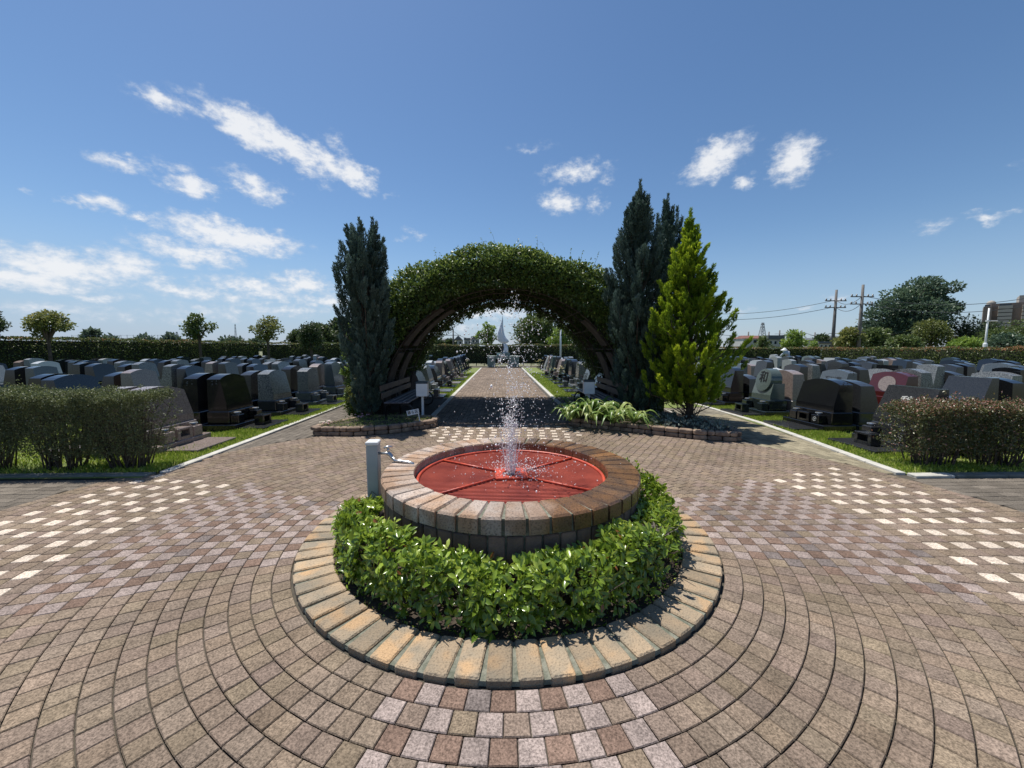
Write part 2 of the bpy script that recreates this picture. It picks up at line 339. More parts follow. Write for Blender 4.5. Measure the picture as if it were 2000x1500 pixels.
    bond(-1.37,1.43,6.9,28.1,'y',pth,rout)
    bond(-5,-1.4,27.9,29.2,'x',g1); bond(1.5,5,27.9,29.2,'x',g1)
    m,nt,b=new_mat('concrete pavers'); N=nt.nodes.new; Lk=nt.links.new
    a=N('ShaderNodeAttribute'); a.attribute_name='tint'; tc=N('ShaderNodeTexCoord')
    n1=N('ShaderNodeTexNoise'); n1.inputs['Scale'].default_value=130; n1.inputs['Detail'].default_value=3; n1.inputs['Roughness'].default_value=.7; Lk(tc.outputs['Object'],n1.inputs[0])
    n2=N('ShaderNodeTexNoise'); n2.inputs['Scale'].default_value=1.1; n2.inputs['Detail'].default_value=5; Lk(tc.outputs['Object'],n2.inputs[0])
    n3=N('ShaderNodeTexNoise'); n3.inputs['Scale'].default_value=9; n3.inputs['Detail'].default_value=4; Lk(tc.outputs['Object'],n3.inputs[0])
    r1=N('ShaderNodeMapRange'); r1.inputs[1].default_value=.34; r1.inputs[2].default_value=.68; r1.inputs[3].default_value=.5; r1.inputs[4].default_value=1.62; Lk(n1.outputs['Fac'],r1.inputs[0])
    r2=N('ShaderNodeMapRange'); r2.inputs[1].default_value=.3; r2.inputs[2].default_value=.7; r2.inputs[3].default_value=.82; r2.inputs[4].default_value=1.16; Lk(n2.outputs['Fac'],r2.inputs[0])
    r3=N('ShaderNodeMapRange'); r3.inputs[1].default_value=.3; r3.inputs[2].default_value=.7; r3.inputs[3].default_value=.86; r3.inputs[4].default_value=1.12; Lk(n3.outputs['Fac'],r3.inputs[0])
    m1=N('ShaderNodeMath'); m1.operation='MULTIPLY'; Lk(r1.outputs[0],m1.inputs[0]); Lk(r2.outputs[0],m1.inputs[1])
    m2=N('ShaderNodeMath'); m2.operation='MULTIPLY'; Lk(m1.outputs[0],m2.inputs[0]); Lk(r3.outputs[0],m2.inputs[1])
    n5=N('ShaderNodeTexNoise'); n5.inputs['Scale'].default_value=2.7; n5.inputs['Detail'].default_value=7; n5.inputs['Roughness'].default_value=.65; Lk(tc.outputs['Object'],n5.inputs[0])
    r5=N('ShaderNodeMapRange'); r5.inputs[1].default_value=.56; r5.inputs[2].default_value=.72; r5.inputs[3].default_value=1; r5.inputs[4].default_value=.84; Lk(n5.outputs['Fac'],r5.inputs[0])
    m3=N('ShaderNodeMath'); m3.operation='MULTIPLY'; Lk(m2.outputs[0],m3.inputs[0]); Lk(r5.outputs[0],m3.inputs[1]); m2=m3
    vm=N('ShaderNodeVectorMath'); vm.operation='SCALE'; Lk(a.outputs['Color'],vm.inputs[0]); Lk(m2.outputs[0],vm.inputs['Scale'])
    Lk(vm.outputs[0],b.inputs['Base Color']); b.inputs['Roughness'].default_value=.92; b.inputs['Specular IOR Level'].default_value=.12
    bp=N('ShaderNodeBump'); bp.inputs['Strength'].default_value=.55; bp.inputs['Distance'].default_value=.004; Lk(n1.outputs['Fac'],bp.inputs['Height']); Lk(bp.outputs[0],b.inputs['Normal'])
    o=npmesh('paving',np.array(V),np.array(F),m,col=np.array(T)); return setp(o,kind='structure')
pavers()
# ------------------------------------------------------------------ outer brick ring and its soil
soil=MB().lathe([(RI+.02,.0),(RI-.02,.012),(.9,.03)],(C[0],C[1],0),48,cap=False).build('planting_soil',SOIL); setp(soil,kind='structure')
ring=empty('brick_edging',(C[0],C[1],0),0,'round kerb of weathered tan bricks laid flat around the fountain hedge','edging')
mb=MB(); nb=68
for k in range(nb):
    a=2*pi*(k+.5)/nb; w0=2*RI*math.sin(pi/nb)-.008; z=.034+random.uniform(-.003,.003); rm=(RI+RO)/2+random.uniform(-.003,.003)
    mb.box((rm*math.cos(a),rm*math.sin(a),z-.035),(RO-RI-.004,w0*random.uniform(.98,1.0),.07),rz=a+random.uniform(-.008,.008),bev=.007)
mb.build('brick_course',BRICK,ring)
mm=MB(); mm.lathe([(RI+.008,0),(RI+.008,.022),(RO-.008,.020),(RO-.004,0)],(0,0,0),96,cap=False).build('mortar_bed',MORTAR,ring)
# ------------------------------------------------------------------ fountain
ZR=.475; RR=.98; RN=.745
fo=empty('fountain',(FC[0],FC[1],0),0,'low round brick fountain with a red wire grille and a water jet','fountain')
def rimmat():
    m,nt,b=new_mat('rim brick'); N=nt.nodes.new; Lk=nt.links.new
    tc=N('ShaderNodeTexCoord'); sp=N('ShaderNodeSeparateXYZ'); Lk(tc.outputs['Object'],sp.inputs[0])
    nz=N('ShaderNodeTexNoise'); nz.inputs['Scale'].default_value=2.2; nz.inputs['Detail'].default_value=4; Lk(tc.outputs['Object'],nz.inputs[0])
    ad=N('ShaderNodeMath'); ad.operation='MULTIPLY_ADD'; ad.inputs[1].default_value=.9; Lk(nz.outputs['Fac'],ad.inputs[0]); Lk(sp.outputs[0],ad.inputs[2])
    wet=N('ShaderNodeMapRange'); wet.inputs[1].default_value=.38; wet.inputs[2].default_value=.72; Lk(ad.outputs[0],wet.inputs[0])
    n1=N('ShaderNodeTexNoise'); n1.inputs['Scale'].default_value=5; n1.inputs['Detail'].default_value=6; Lk(tc.outputs['Object'],n1.inputs[0])
    d=N('ShaderNodeMix'); d.data_type='RGBA'; d.inputs[6].default_value=(.39,.32,.27,1); d.inputs[7].default_value=(.30,.19,.12,1)
    rr=N('ShaderNodeMapRange'); rr.inputs[1].default_value=.4; rr.inputs[2].default_value=.62; Lk(n1.outputs['Fac'],rr.inputs[0]); Lk(rr.outputs[0],d.inputs[0])
    w=N('ShaderNodeMix'); w.data_type='RGBA'; w.inputs[6].default_value=(.21,.11,.05,1); w.inputs[7].default_value=(.11,.07,.045,1); Lk(rr.outputs[0],w.inputs[0])
    g=N('ShaderNodeNewGeometry'); vr=N('ShaderNodeMapRange'); vr.inputs[3].default_value=.78; vr.inputs[4].default_value=1.2; Lk(g.outputs['Random Per Island'],vr.inputs[0])
    mx=N('ShaderNodeMix'); mx.data_type='RGBA'; Lk(wet.outputs[0],mx.inputs[0]); Lk(d.outputs[2],mx.inputs[6]); Lk(w.outputs[2],mx.inputs[7])
    # black pits
    n4=N('ShaderNodeTexNoise'); n4.inputs['Scale'].default_value=95; n4.inputs['Detail'].default_value=3; Lk(tc.outputs['Object'],n4.inputs[0])
    pt=N('ShaderNodeMapRange'); pt.inputs[1].default_value=.3; pt.inputs[2].default_value=.52; pt.inputs[3].default_value=.45; pt.inputs[4].default_value=1.1; Lk(n4.outputs['Fac'],pt.inputs[0])
    ml=N('ShaderNodeMath'); ml.operation='MULTIPLY'; Lk(vr.outputs[0],ml.inputs[0]); Lk(pt.outputs[0],ml.inputs[1])
    hv=N('ShaderNodeHueSaturation'); Lk(ml.outputs[0],hv.inputs['Value']); Lk(mx.outputs[2],hv.inputs['Color']); Lk(hv.outputs[0],b.inputs['Base Color'])
    ro=N('ShaderNodeMapRange'); ro.inputs[3].default_value=.8; ro.inputs[4].default_value=.22; Lk(wet.outputs[0],ro.inputs[0]); Lk(ro.outputs[0],b.inputs['Roughness'])
    bp=N('ShaderNodeBump'); bp.inputs['Strength'].default_value=.5; bp.inputs['Distance'].default_value=.006; Lk(n4.outputs['Fac'],bp.inputs['Height']); Lk(bp.outputs[0],b.inputs['Normal'])
    return m
RIM=rimmat()
mb=MB(); nb=46
for k in range(nb):
    a=2*pi*(k+.5)/nb; rm=(RR+RN)/2; w0=2*RN*math.sin(pi/nb)-.004
    e=.012; L2=(RR-RN)/2; H=.1
    z=ZR-H/2+random.uniform(-.003,.003); w1=w0*1.17
    # slightly flared brick with softened top edges
    V=[]
    for (zz,ins) in((-H/2,0),(H/2-e,0),(H/2,e)):
        for (sx,sy) in((-1,-1),(1,-1),(1,1),(-1,1)):
            ww=(w1 if sx>0 else w0)/2-ins*.7; xx=sx*(L2-ins*(1 if sx>0 else .5))
            px,py=rm+xx,sy*ww; V.append((px*math.cos(a)-py*math.sin(a),px*math.sin(a)+py*math.cos(a),z+zz))
    F=[(3,2,1,0),(8,9,10,11)]
    for r in range(2):
        for i in range(4): j=(i+1)%4; F.append((r*4+i,r*4+j,r*4+4+j,r*4+4+i))
    mb.add(V,F)
mb.build('rim',RIM,fo)
mb=MB(); n2=58
for k in range(n2):
    a=2*pi*(k+.5)/n2; r=RR-.075; w=2*RR*math.sin(pi/n2)-.012
    for zc,hh in((.255,.21),(.04,.2)): mb.box((r*math.cos(a),r*math.sin(a),zc),(.12,w,hh),rz=a,bev=.006)
mb.build('wall',WALLBRICK,fo)
mb=MB().lathe([(RR-.028,-.02),(RR-.028,ZR-.105),(RR-.012,ZR-.1),(RR-.018,ZR-.012),(RN+.012,ZR-.012),(RN+.012,0)],(0,0,0),96,cap=False).build('mortar',MORTAR,fo)
mb=MB(); n3=40
for k in range(n3):
    a=2*pi*(k+.5)/n3; r=RN+.035; w=2*(RN-.02)*math.sin(pi/n3)-.006
    mb.box((r*math.cos(a),r*math.sin(a),.24),(.06,w,.26),rz=a,bev=.005)
mb.build('inner_lining',mat('damp red brick',(.16,.05,.03),.4,(.08,.03,.022),7,rnd=.25,bump=.3),fo)
RED=mat('red painted steel',(.56,.08,.035),.42,(.36,.05,.03),9,bump=.15,bscale=60)
REDM=mat('red wire mesh',(.46,.10,.065),.35,(.28,.055,.04),3.5)
ZG=.40; RG=RN-.022
gr=MB(); tor=[(RG*math.cos(2*pi*i/96),RG*math.sin(2*pi*i/96),ZG) for i in range(97)]
gr.tube(tor,.013,8,cap=False)
for a in(R(38),R(146),R(220),R(325)):
    gr.tube([(.13*math.cos(a),.13*math.sin(a),ZG+.006),(RG*math.cos(a),RG*math.sin(a),ZG+.006)],.0085,7)
grille=gr.build('grille',RED,fo,smooth=True)
wm=MB(); p=.021
k=-int(RG/p)
for i in range(k,-k+1):
    t=i*p; h=math.sqrt(max(RG*RG-t*t,0))
    if h<.03: continue
    wm.box((t,0,ZG-.012),(.005,2*h,.004)); 
i=0
for i in range(-int(RG/.026),int(RG/.026)+1):
    t=i*.026; h=math.sqrt(max(RG*RG-t*t,0))
    if h>.03: wm.box((0,t,ZG-.0085),(2*h,.0115,.007))
wm.build('wire_mesh',REDM,grille)
pl=MB(); ho=.07; ou=.15
def sqring(b,z,zt,ri,ro_,n=32):
    V=[]
    for kk in range(n):
        a=2*pi*kk/n; c,s_=math.cos(a),math.sin(a); q=ro_/max(abs(c),abs(s_)); V+= [(ri*c,ri*s_,z),(q*c,q*s_,z),(ri*c,ri*s_,zt),(q*c,q*s_,zt)]
    F=[]
    for kk in range(n):
        j=(kk+1)%n; A,B=kk*4,j*4; F+=[(A+2,A+3,B+3,B+2),(A+1,B+1,B+3,A+3),(A,A+2,B+2,B),(A,B,B+1,A+1)]
    b.add(V,F)
sqring(pl,ZG-.002,ZG+.012,.068,.125)
o=pl.build('centre_plate',RED,grille); o.rotation_euler=(0,0,R(2))
MB().lathe([(.0,.05),(.05,.05),(.05,ZG-.06),(.035,ZG-.03),(.035,ZG+.004),(.02,ZG+.01),(0,ZG+.01)],(0,0,0),20).build('nozzle',mat('wet black metal',(.02,.02,.02),.25),fo,smooth=True)
MB().lathe([(RN,.12),(0,.12)],(0,0,0),48,cap=False).build('basin_floor',mat('basin paint',(.05,.012,.01),.3,(.03,.01,.008),3),fo)
mw,nt,b=new_mat('basin water'); b.inputs['Base Color'].default_value=(.03,.01,.008,1); b.inputs['Roughness'].default_value=.06; b.inputs['IOR'].default_value=1.33
nn=nt.nodes.new('ShaderNodeTexNoise'); nn.inputs['Scale'].default_value=22; bp=nt.nodes.new('ShaderNodeBump'); bp.inputs['Strength'].default_value=.5; bp.inputs['Distance'].default_value=.02; nt.links.new(nn.outputs[0],bp.inputs['Height']); nt.links.new(bp.outputs[0],b.inputs['Normal'])
MB().lathe([(RN,.25),(0,.25)],(0,0,0),48,cap=False).build('pool_water',mw,fo)
# water jet
def water():
    V0=np.array([(0,0,1),(.943,0,-.333),(-.471,.816,-.333),(-.471,-.816,-.333)])
    ico=bmesh.new(); bmesh.ops.create_icosphere(ico,subdivisions=1,radius=1); iv=np.array([v.co[:] for v in ico.verts]); fi=np.array([[v.index for v in f.verts] for f in ico.faces]); ico.free()
    P=[];Rd=[];El=[]
    for s in range(22):                                        # parabolic streams
        az=rng.uniform(0,2*pi); tilt=abs(rng.normal(0,.06))+.02; v0=2.5+2.65*rng.random()**1.1; 
        n=120
        for t in np.sort(rng.uniform(0,1,n))*2*v0/9.81:
            j=.006+.05*(t*v0/3)**1.3
            r=v0*math.sin(tilt)*t*1.15; z=v0*t-4.905*t*t
            if z<-.05: continue
            P.append((r*math.cos(az)+rng.normal(0,j*.75),r*math.sin(az)+rng.normal(0,j*.75),z+rng.normal(0,.02))); Rd.append(rng.gamma(2.0,.0008)+.001); El.append(1+1.6*max(0,1-t/.15))
    for i in range(800):                                      # scattered spray, denser low down
        z=min(abs(rng.normal(0,.42)),1.35); r=abs(rng.normal(0,.10+.07*z)); a=rng.uniform(0,2*pi)
        P.append((r*math.cos(a),r*math.sin(a),z)); Rd.append(rng.gamma(2,.0009)+.0008); El.append(1)
    for i in range(500):                                       # splashes just above the grille, blown right
        r=abs(rng.normal(0,.3)); a=rng.uniform(0,2*pi)
        P.append((r*math.cos(a)+.12,r*math.sin(a)*.8,abs(rng.normal(0,.05)))); Rd.append(rng.gamma(2,.001)+.001); El.append(1)
    for i in range(60):                                       # clot of water at the crown of the jet
        P.append((rng.normal(.03,.022),rng.normal(0,.02),rng.normal(1.3,.06))); Rd.append(rng.gamma(2,.0012)+.001); El.append(1)
    P=np.array(P); Rd=np.array(Rd); El=np.array(El); n=len(P)
    sc=np.stack([Rd,Rd,Rd*(1+.6*rng.random(n))*El],1)
    V=(P[:,None,:]+iv[None]*sc[:,None,:]); F=fi[None]+np.arange(n)[:,None,None]*len(iv)
    V=V.reshape(-1,3)+np.array((FC[0],FC[1],ZG+.01)); F=F.reshape(-1,3)
    tb=MB()
    for k in range(22):
        az=2*pi*k/22+rng.uniform(-.1,.1); tl=rng.uniform(.03,.1); l=rng.uniform(.2,.42); r=.028
        tb.tube([(FC[0]+(r+tl*u*l*6*.35)*math.cos(az),FC[1]+(r+tl*u*l*6*.35)*math.sin(az),ZG+u*l) for u in(0,.35,.7,1)],[.0022,.0019,.0014,.0006],5)
    tv=np.array(tb.v); tf=np.array([f for f in tb.f if len(f)==4]); tf=np.concatenate([tf[:,[0,1,2]],tf[:,[0,2,3]]])
    m,nt,b=new_mat('spray water'); b.inputs['Base Color'].default_value=(1,1,1,1); b.inputs['Roughness'].default_value=.1; b.inputs['Transmission Weight'].default_value=.2; b.inputs['IOR'].default_value=1.33; b.inputs['Specular IOR Level'].default_value=.8
    o=npmesh('water_jet',np.concatenate([V,tv]),np.concatenate([F,tf+len(V)]),m,smooth=True)
    setp(o,'white sparkling jet of water drops rising from the middle of the red grille','water jet',kind='stuff')
water()
# tap post beside the fountain
tp=empty('tap_post',(-1.05,3.2,0),R(3),'grey square post with a tap leaning its spout over the fountain rim','tap post')
PVC=mat('grey pvc',(.36,.40,.42),.45,(.30,.34,.36),5)
MB().box((0,0,.31),(.092,.1,.62),bev=.006).box((0,0,.1),(.1,.108,.2),bev=.004).build('post_body',PVC,tp)
MB().box((0,0,.632),(.1,.108,.03),bev=.006).build('post_cap',WHITEP,tp)
sp=MB().tube([(.045,-.02,.545),(.1,-.02,.545),(.13,-.03,.545),(.15,-.04,.53),(.16,-.05,.515),(.175,-.05,.5)],[.01,.011,.018,.016,.013,.012],10)
sp.tube([(.165,-.05,.515),(.185,-.055,.488),(.24,-.075,.49),(.31,-.10,.486),(.335,-.11,.478),(.345,-.113,.455)],.0125,10).build('spout',STEEL,tp,smooth=True)
MB().tube([(.125,-.03,.55),(.125,-.03,.59)],.009,8).tube([(.095,-.045,.595),(.125,-.03,.6),(.158,-.018,.597)],[.008,.012,.008],8).build('tap_handle',STEEL,tp,smooth=True)
# hedge around the fountain
RHM=leafmat('glossy hedge leaf',[(0,(.06,.11,.014)),(.45,(.15,.235,.025)),(.8,(.29,.39,.05)),(.97,(.44,.50,.10)),(1,(.25,.10,.03))],rough=.25,trans=.28,spec=.6)
def ring_hedge():
    root=empty('ring_hedge',(C[0],C[1],0),0,'low glossy green hedge curving around the front of the brick fountain','hedge')
    a0,a1=R(172),R(392); P=[];D=[];v=[]; Ls=[]
    n=1750
    for i in range(n):
        a=rng.uniform(a0,a1); 
        edge=min(1,(a-a0)/.3,(a1-a)/.12)
        if abs(a-R(323))<.11 and rng.random()<.6: continue
        if rng.random()<.5+.5*math.sin(a*23) and rng.random()<.25: continue
        top=.30+.035*math.sin(a*5)+.02*math.sin(a*13+1); top*= .5+.5*max(edge,0)
        rc,rw=1.09,.12
        u=rng.random()
        if u<.45: r=rc+rng.uniform(-rw,rw); z=top+rng.normal(0,.014); nd=np.array((0,0,1.))
        elif u<.86: r=rc+rw+rng.normal(.0,.018); z=top-abs(rng.random())**1.0*(top-.045); nd=np.array((math.cos(a),math.sin(a),.35))
        else: r=rc+rng.uniform(-rw,rw); z=rng.uniform(.06,top); nd=np.array((math.cos(a),math.sin(a),.5))
        br=rng.random(); k=7
        base=np.array((r*math.cos(a),r*math.sin(a),z)); nd=nd/np.linalg.norm(nd); nd=nd+rng.normal(0,.3,3); nd/=np.linalg.norm(nd)
        for q in range(k):
            d=rng.normal(0,1,3); d-=nd*d.dot(nd); d/=np.linalg.norm(d); d=d*rng.uniform(.75,1)+nd*rng.uniform(.15,.9)
            P.append(base+nd*(-.012*q*.6)+d*.004); D.append(d); Ls.append(rng.uniform(.03,.062)*(1 if q<5 else 1.15)); v.append(min(.96,max(0,br*.55+rng.random()*.35+(.12 if u<.45 else 0))) if rng.random()>.006 else 1)
    Ls=np.array(Ls)
    P=np.array(P);D=np.array(D)
    # 5-point leaf with midrib
    n=len(P); D=unit(D); up=np.array([[0,0,1.]]); rad=unit(np.stack([P[:,0],P[:,1],np.full(n,.8)],1)); Sd=unit(np.cross(D,rad+rng.normal(0,.35,(n,3)))); Nn=np.cross(Sd,D); Nn*=np.sign((Nn*rad).sum(1,keepdims=True)+1e-6)
    L=Ls[:,None]; w=L*.46*.5
    V=np.stack([P,P+D*L*.33+Sd*w*.85+Nn*w*.35,P+D*L*.68+Sd*w*.85+Nn*w*.3,P+D*L-Nn*L*.12,P+D*L*.68-Sd*w*.85+Nn*w*.3,P+D*L*.33-Sd*w*.85+Nn*w*.35,P+D*L*.5],1).reshape(-1,3)
    tri=np.array([(0,1,6),(1,2,6),(2,3,6),(3,4,6),(4,5,6),(5,0,6)]); F=(np.arange(n)[:,None,None]*7+tri[None]).reshape(-1,3)
    npmesh('foliage',V,F,RHM,root,v=np.repeat(np.array(v),7),smooth=True)
    tw=MB()
    for i in range(240):
        a=rng.uniform(a0,a1); r=1.085+rng.uniform(-.06,.06); p=Vector((r*math.cos(a),r*math.sin(a),.0)); q=p+Vector((rng.normal(0,.04),rng.normal(0,.04),.13)); s=q+Vector((rng.normal(0,.05)+math.cos(a)*.03,rng.normal(0,.05)+math.sin(a)*.03,.11))
        tw.tube([p,q,s],[.005,.0035,.002],4)
    tw.build('twigs',BARK,root)
    dt=MB(); ac=R(-37)
    for i in range(60):
        a=ac+rng.uniform(-.12,.12); r=rng.uniform(1.0,1.16); p=Vector((r*math.cos(a),r*math.sin(a),.2)); 
        for j in range(3):
            q=p+Vector((rng.normal(.0,.035),rng.normal(0,.035),rng.uniform(.03,.07))); s=q+Vector((rng.normal(0,.04),rng.normal(0,.04),rng.uniform(.0,.05))); dt.tube([p,q,s],[.003,.002,.001],4)
    dt.build('dead_twigs',mat('dead grey twig',(.33,.29,.25),.9),root)
    # sprigs at the right end and weeds on the soil
    P=[];D=[];Ls=[]
    for i in range(150):
        a=rng.uniform(R(10),R(33)); r=rng.uniform(1.0,1.2); z=rng.uniform(.15,.42)
        for q in range(5): P.append((r*math.cos(a),r*math.sin(a),z)); D.append(rng.normal(0,1,3)+np.array((0,0,.9))); Ls.append(rng.uniform(.02,.04))
    for i in range(500):
        a=rng.uniform(R(190),R(360)); r=rng.uniform(1.19,1.265)
        P.append((r*math.cos(a),r*math.sin(a),.02)); D.append(rng.normal(0,1,3)*[1,1,.3]+np.array((0,0,.5))); Ls.append(rng.uniform(.012,.03))
    Ls=np.array(Ls); leafobj('sprigs',P,D,Ls,Ls*.45,RHM,root)
ring_hedge()
# ------------------------------------------------------------------ planters
def planter(name,poly,label,h=.15):
    root=empty(name,(0,0,0),0,label,'planter','block planters before the arch')
    P=[Vector((*p,0)) for p in poly]; n=len(P)
    # resample the closed outline
    pts=[]
    for i in range(n):
        a,b=P[i],P[(i+1)%n]; k=max(1,int((b-a).length/.02))
        for j in range(k): pts.append(a.lerp(b,j/k))
    for _ in range(14): pts=[(pts[i-1]+pts[i]*2+pts[(i+1)%len(pts)])/4 for i in range(len(pts))]
    cum=[0]
    for i in range(len(pts)): cum.append(cum[-1]+(pts[(i+1)%len(pts)]-pts[i]).length)
    tot=cum[-1]
    def pos(s):
        s%=tot
        import bisect
        i=min(bisect.bisect_right(cum,s)-1,len(pts)-1); a,b=pts[i],pts[(i+1)%len(pts)]; t=(s-cum[i])/max(cum[i+1]-cum[i],1e-6)
        return a.lerp(b,t),(b-a).normalized()
    mb=MB(); nb=max(4,int(tot/.2)); bl=tot/nb
    for c in range(2):
        s=0; 
        while s<tot-.02:
            l=bl*(1 if random.random()<.75 else .5)
            l=min(l,tot-s); p,d=pos(s+l/2+c*bl/2); a=math.atan2(d.y,d.x)
            mb.box((p.x,p.y,h/4+c*h/2),(l-.008,.11,h/2-.006),rz=a,bev=.014); s+=l
    mb.build('block_wall',BLOCK,root)
    ins=[(p.x,p.y) for p in pts[::6]]
    o=MB().add([(x,y,h-.03) for x,y in ins],[tuple(range(len(ins)))]).build('soil_fill',SOIL,root)
    return root,pts
plL,ptsL=planter('block_planter',[(-3.0,6.33),(-2.35,6.28),(-1.8,6.45),(-1.2,6.92),(-1.22,7.3),(-2.0,7.45),(-2.6,7.35),(-3.0,6.55)],'curved two course block planter left of the walk with a small white sign')
plR,ptsR=planter('block_planter',[(3.55,5.72),(3.0,5.92),(2.4,6.3),(1.8,6.68),(1.3,7.0),(1.36,7.3),(2.4,7.5),(3.5,7.4),(3.7,6.1)],'curved two course block planter right of the walk under the conifers')
def inpoly(x,y,pts):
    c=False; n=len(pts); j=n-1
    for i in range(n):
        if (pts[i].y>y)!=(pts[j].y>y) and x<(pts[j].x-pts[i].x)*(y-pts[i].y)/(pts[j].y-pts[i].y)+pts[i].x: c=not c
        j=i
    return c
def cover(name,pts,n,cond,m,L,hgt,label,cat):
    P=[];D=[];Ls=[]; xs=[p.x for p in pts]; ys=[p.y for p in pts]; sub=pts[::5]
    while len(P)<n:
        x=rng.uniform(min(xs),max(xs)); y=rng.uniform(min(ys),max(ys))
        if not cond(x,y) or not inpoly(x,y,sub): continue
        hh=hgt*(.6+.4*math.sin(x*9)*math.cos(y*11)); z=.11+abs(rng.random())*hh
        for q in range(4): P.append((x+rng.normal(0,.012),y+rng.normal(0,.012),z)); D.append(rng.normal(0,1,3)+np.array((0,0,1.1))); Ls.append(L*rng.uniform(.6,1.3))
    Ls=np.array(Ls); o=leafobj(name,P,D,Ls,Ls*.4,m); return setp(o,label,cat,kind='stuff')
GC=leafmat('ground cover leaf',[(0,(.05,.09,.02)),(.5,(.13,.19,.04)),(.85,(.26,.30,.08)),(1,(.4,.36,.15))])
SIL=leafmat('silver leaf',[(0,(.10,.13,.10)),(.6,(.22,.26,.21)),(1,(.36,.40,.34))],rough=.8,trans=.1)
cover('ground_cover',ptsL,3800,lambda x,y:True,GC,.022,.09,'low yellow green ground cover filling the left block planter','ground cover')
cover('ground_cover',ptsR,2600,lambda x,y:x<2.7,GC,.022,.1,'low green ground cover spilling over the right block planter','ground cover')
cover('silver_leaf_plants',ptsR,1500,lambda x,y:x>2.5,SIL,.05,.17,'grey silver leaved bedding plants at the right tip of the right planter','bedding plants')
FLP=mat('pink petal',(.75,.25,.42),.6,(.85,.55,.65),30); FLW=mat('white petal',(.85,.83,.78),.6,(.8,.7,.5),30); FLY=mat('yellow petal',(.75,.6,.2),.6,(.8,.75,.5),30); STEM=mat('green stem',(.08,.16,.03),.6)
def flowers(name,c,n,spread,mats,label,h0,h1,r=.018,stems=True,group=None,cat='flowers'):
    root=empty(name,c,0,label,cat,group)
    for i in range(n):
        fb=MB(); st=MB()
        x,y=rng.normal(0,spread,2); z=rng.uniform(h0,h1); p=Vector((x,y,z)); mi=random.randrange(len(mats))
        for k in range(7):
            a=2*pi*k/7+rng.random(); d=Vector((math.cos(a),math.sin(a),.35)); s=Vector((-math.sin(a),math.cos(a),0))
            fb.add([p,p+d*r*.6+s*r*.35,p+d*r*1.1+Vector((0,0,r*.1)),p+d*r*.6-s*r*.35],[(0,1,2,3)],mi)
        fb.add([p+Vector((0,0,r*.5)),p+Vector((r*.35,0,0)),p+Vector((0,r*.35,0)),p-Vector((r*.35,0,0)),p-Vector((0,r*.35,0))],[(0,1,2),(0,2,3),(0,3,4),(0,4,1)],mi)
        fb.build('bloom',mats,root)
        if stems: st.tube([(x*.3,y*.3,0),(x*.8,y*.8,z*.6),p],.0025,4); st.build('stem',STEM,root)
    return root
flowers('flowering_plant',(-2.85,6.47,.12),14,.05,[FLP,FLW],'pink and white flowers at the left tip of the left planter',.03,.09)
flowers('flowering_plant',(-2.45,6.95,.12),12,.05,[FLP],'mauve pink flowers at the back edge of the left planter',.05,.13)
# arching strap leaved plant
def strap():
    root=empty('strap_leaf_plant',(1.62,6.75,.12),0,'arching pale green strap leaved plant spilling over the right planter','plant')
    V=[];F=[];v=[]
    clumps=[(0,0,1.),(-.25,.25,1.),(.28,-.18,.9),(.1,.35,1.),(.62,-.22,.75),(-.42,.05,.8),(.4,.15,.8)]
    for (cx,cy,s) in clumps:
        for i in range(24):
            a=rng.uniform(0,2*pi); L=rng.uniform(.34,.6)*s; up=rng.uniform(.22,.46)*s; w=rng.uniform(.015,.026); n=9; vv=rng.random()
            dx,dy=math.cos(a),math.sin(a); o=len(V)
            for k in range(n+1):
                t=k/n; r=L*t**.9; z=up*math.sin(min(t*1.15,1)*pi*.55)-.55*L*max(0,t-.35)**1.7*1.5; ww=w*(.55+.9*math.sin(pi*min(t*.75+.12,1)))*(1-t**4)+.001
                x=cx+dx*r; y=cy+dy*r
                V+=[(x-dy*ww,y+dx*ww,z+ww*.5),(x,y,z),(x+dy*ww,y-dx*ww,z+ww*.5)]; v+=[vv]*3
            for k in range(n):
                b=o+k*3; F+=[(b,b+1,b+4,b+3),(b+1,b+2,b+5,b+4)]
    npmesh('leaves',np.array(V),np.array(F),leafmat('pale strap leaf',[(0,(.07,.15,.03)),(.5,(.18,.27,.07)),(1,(.38,.44,.17))],rough=.35,trans=.3),root,v=np.array(v),smooth=True)
strap()
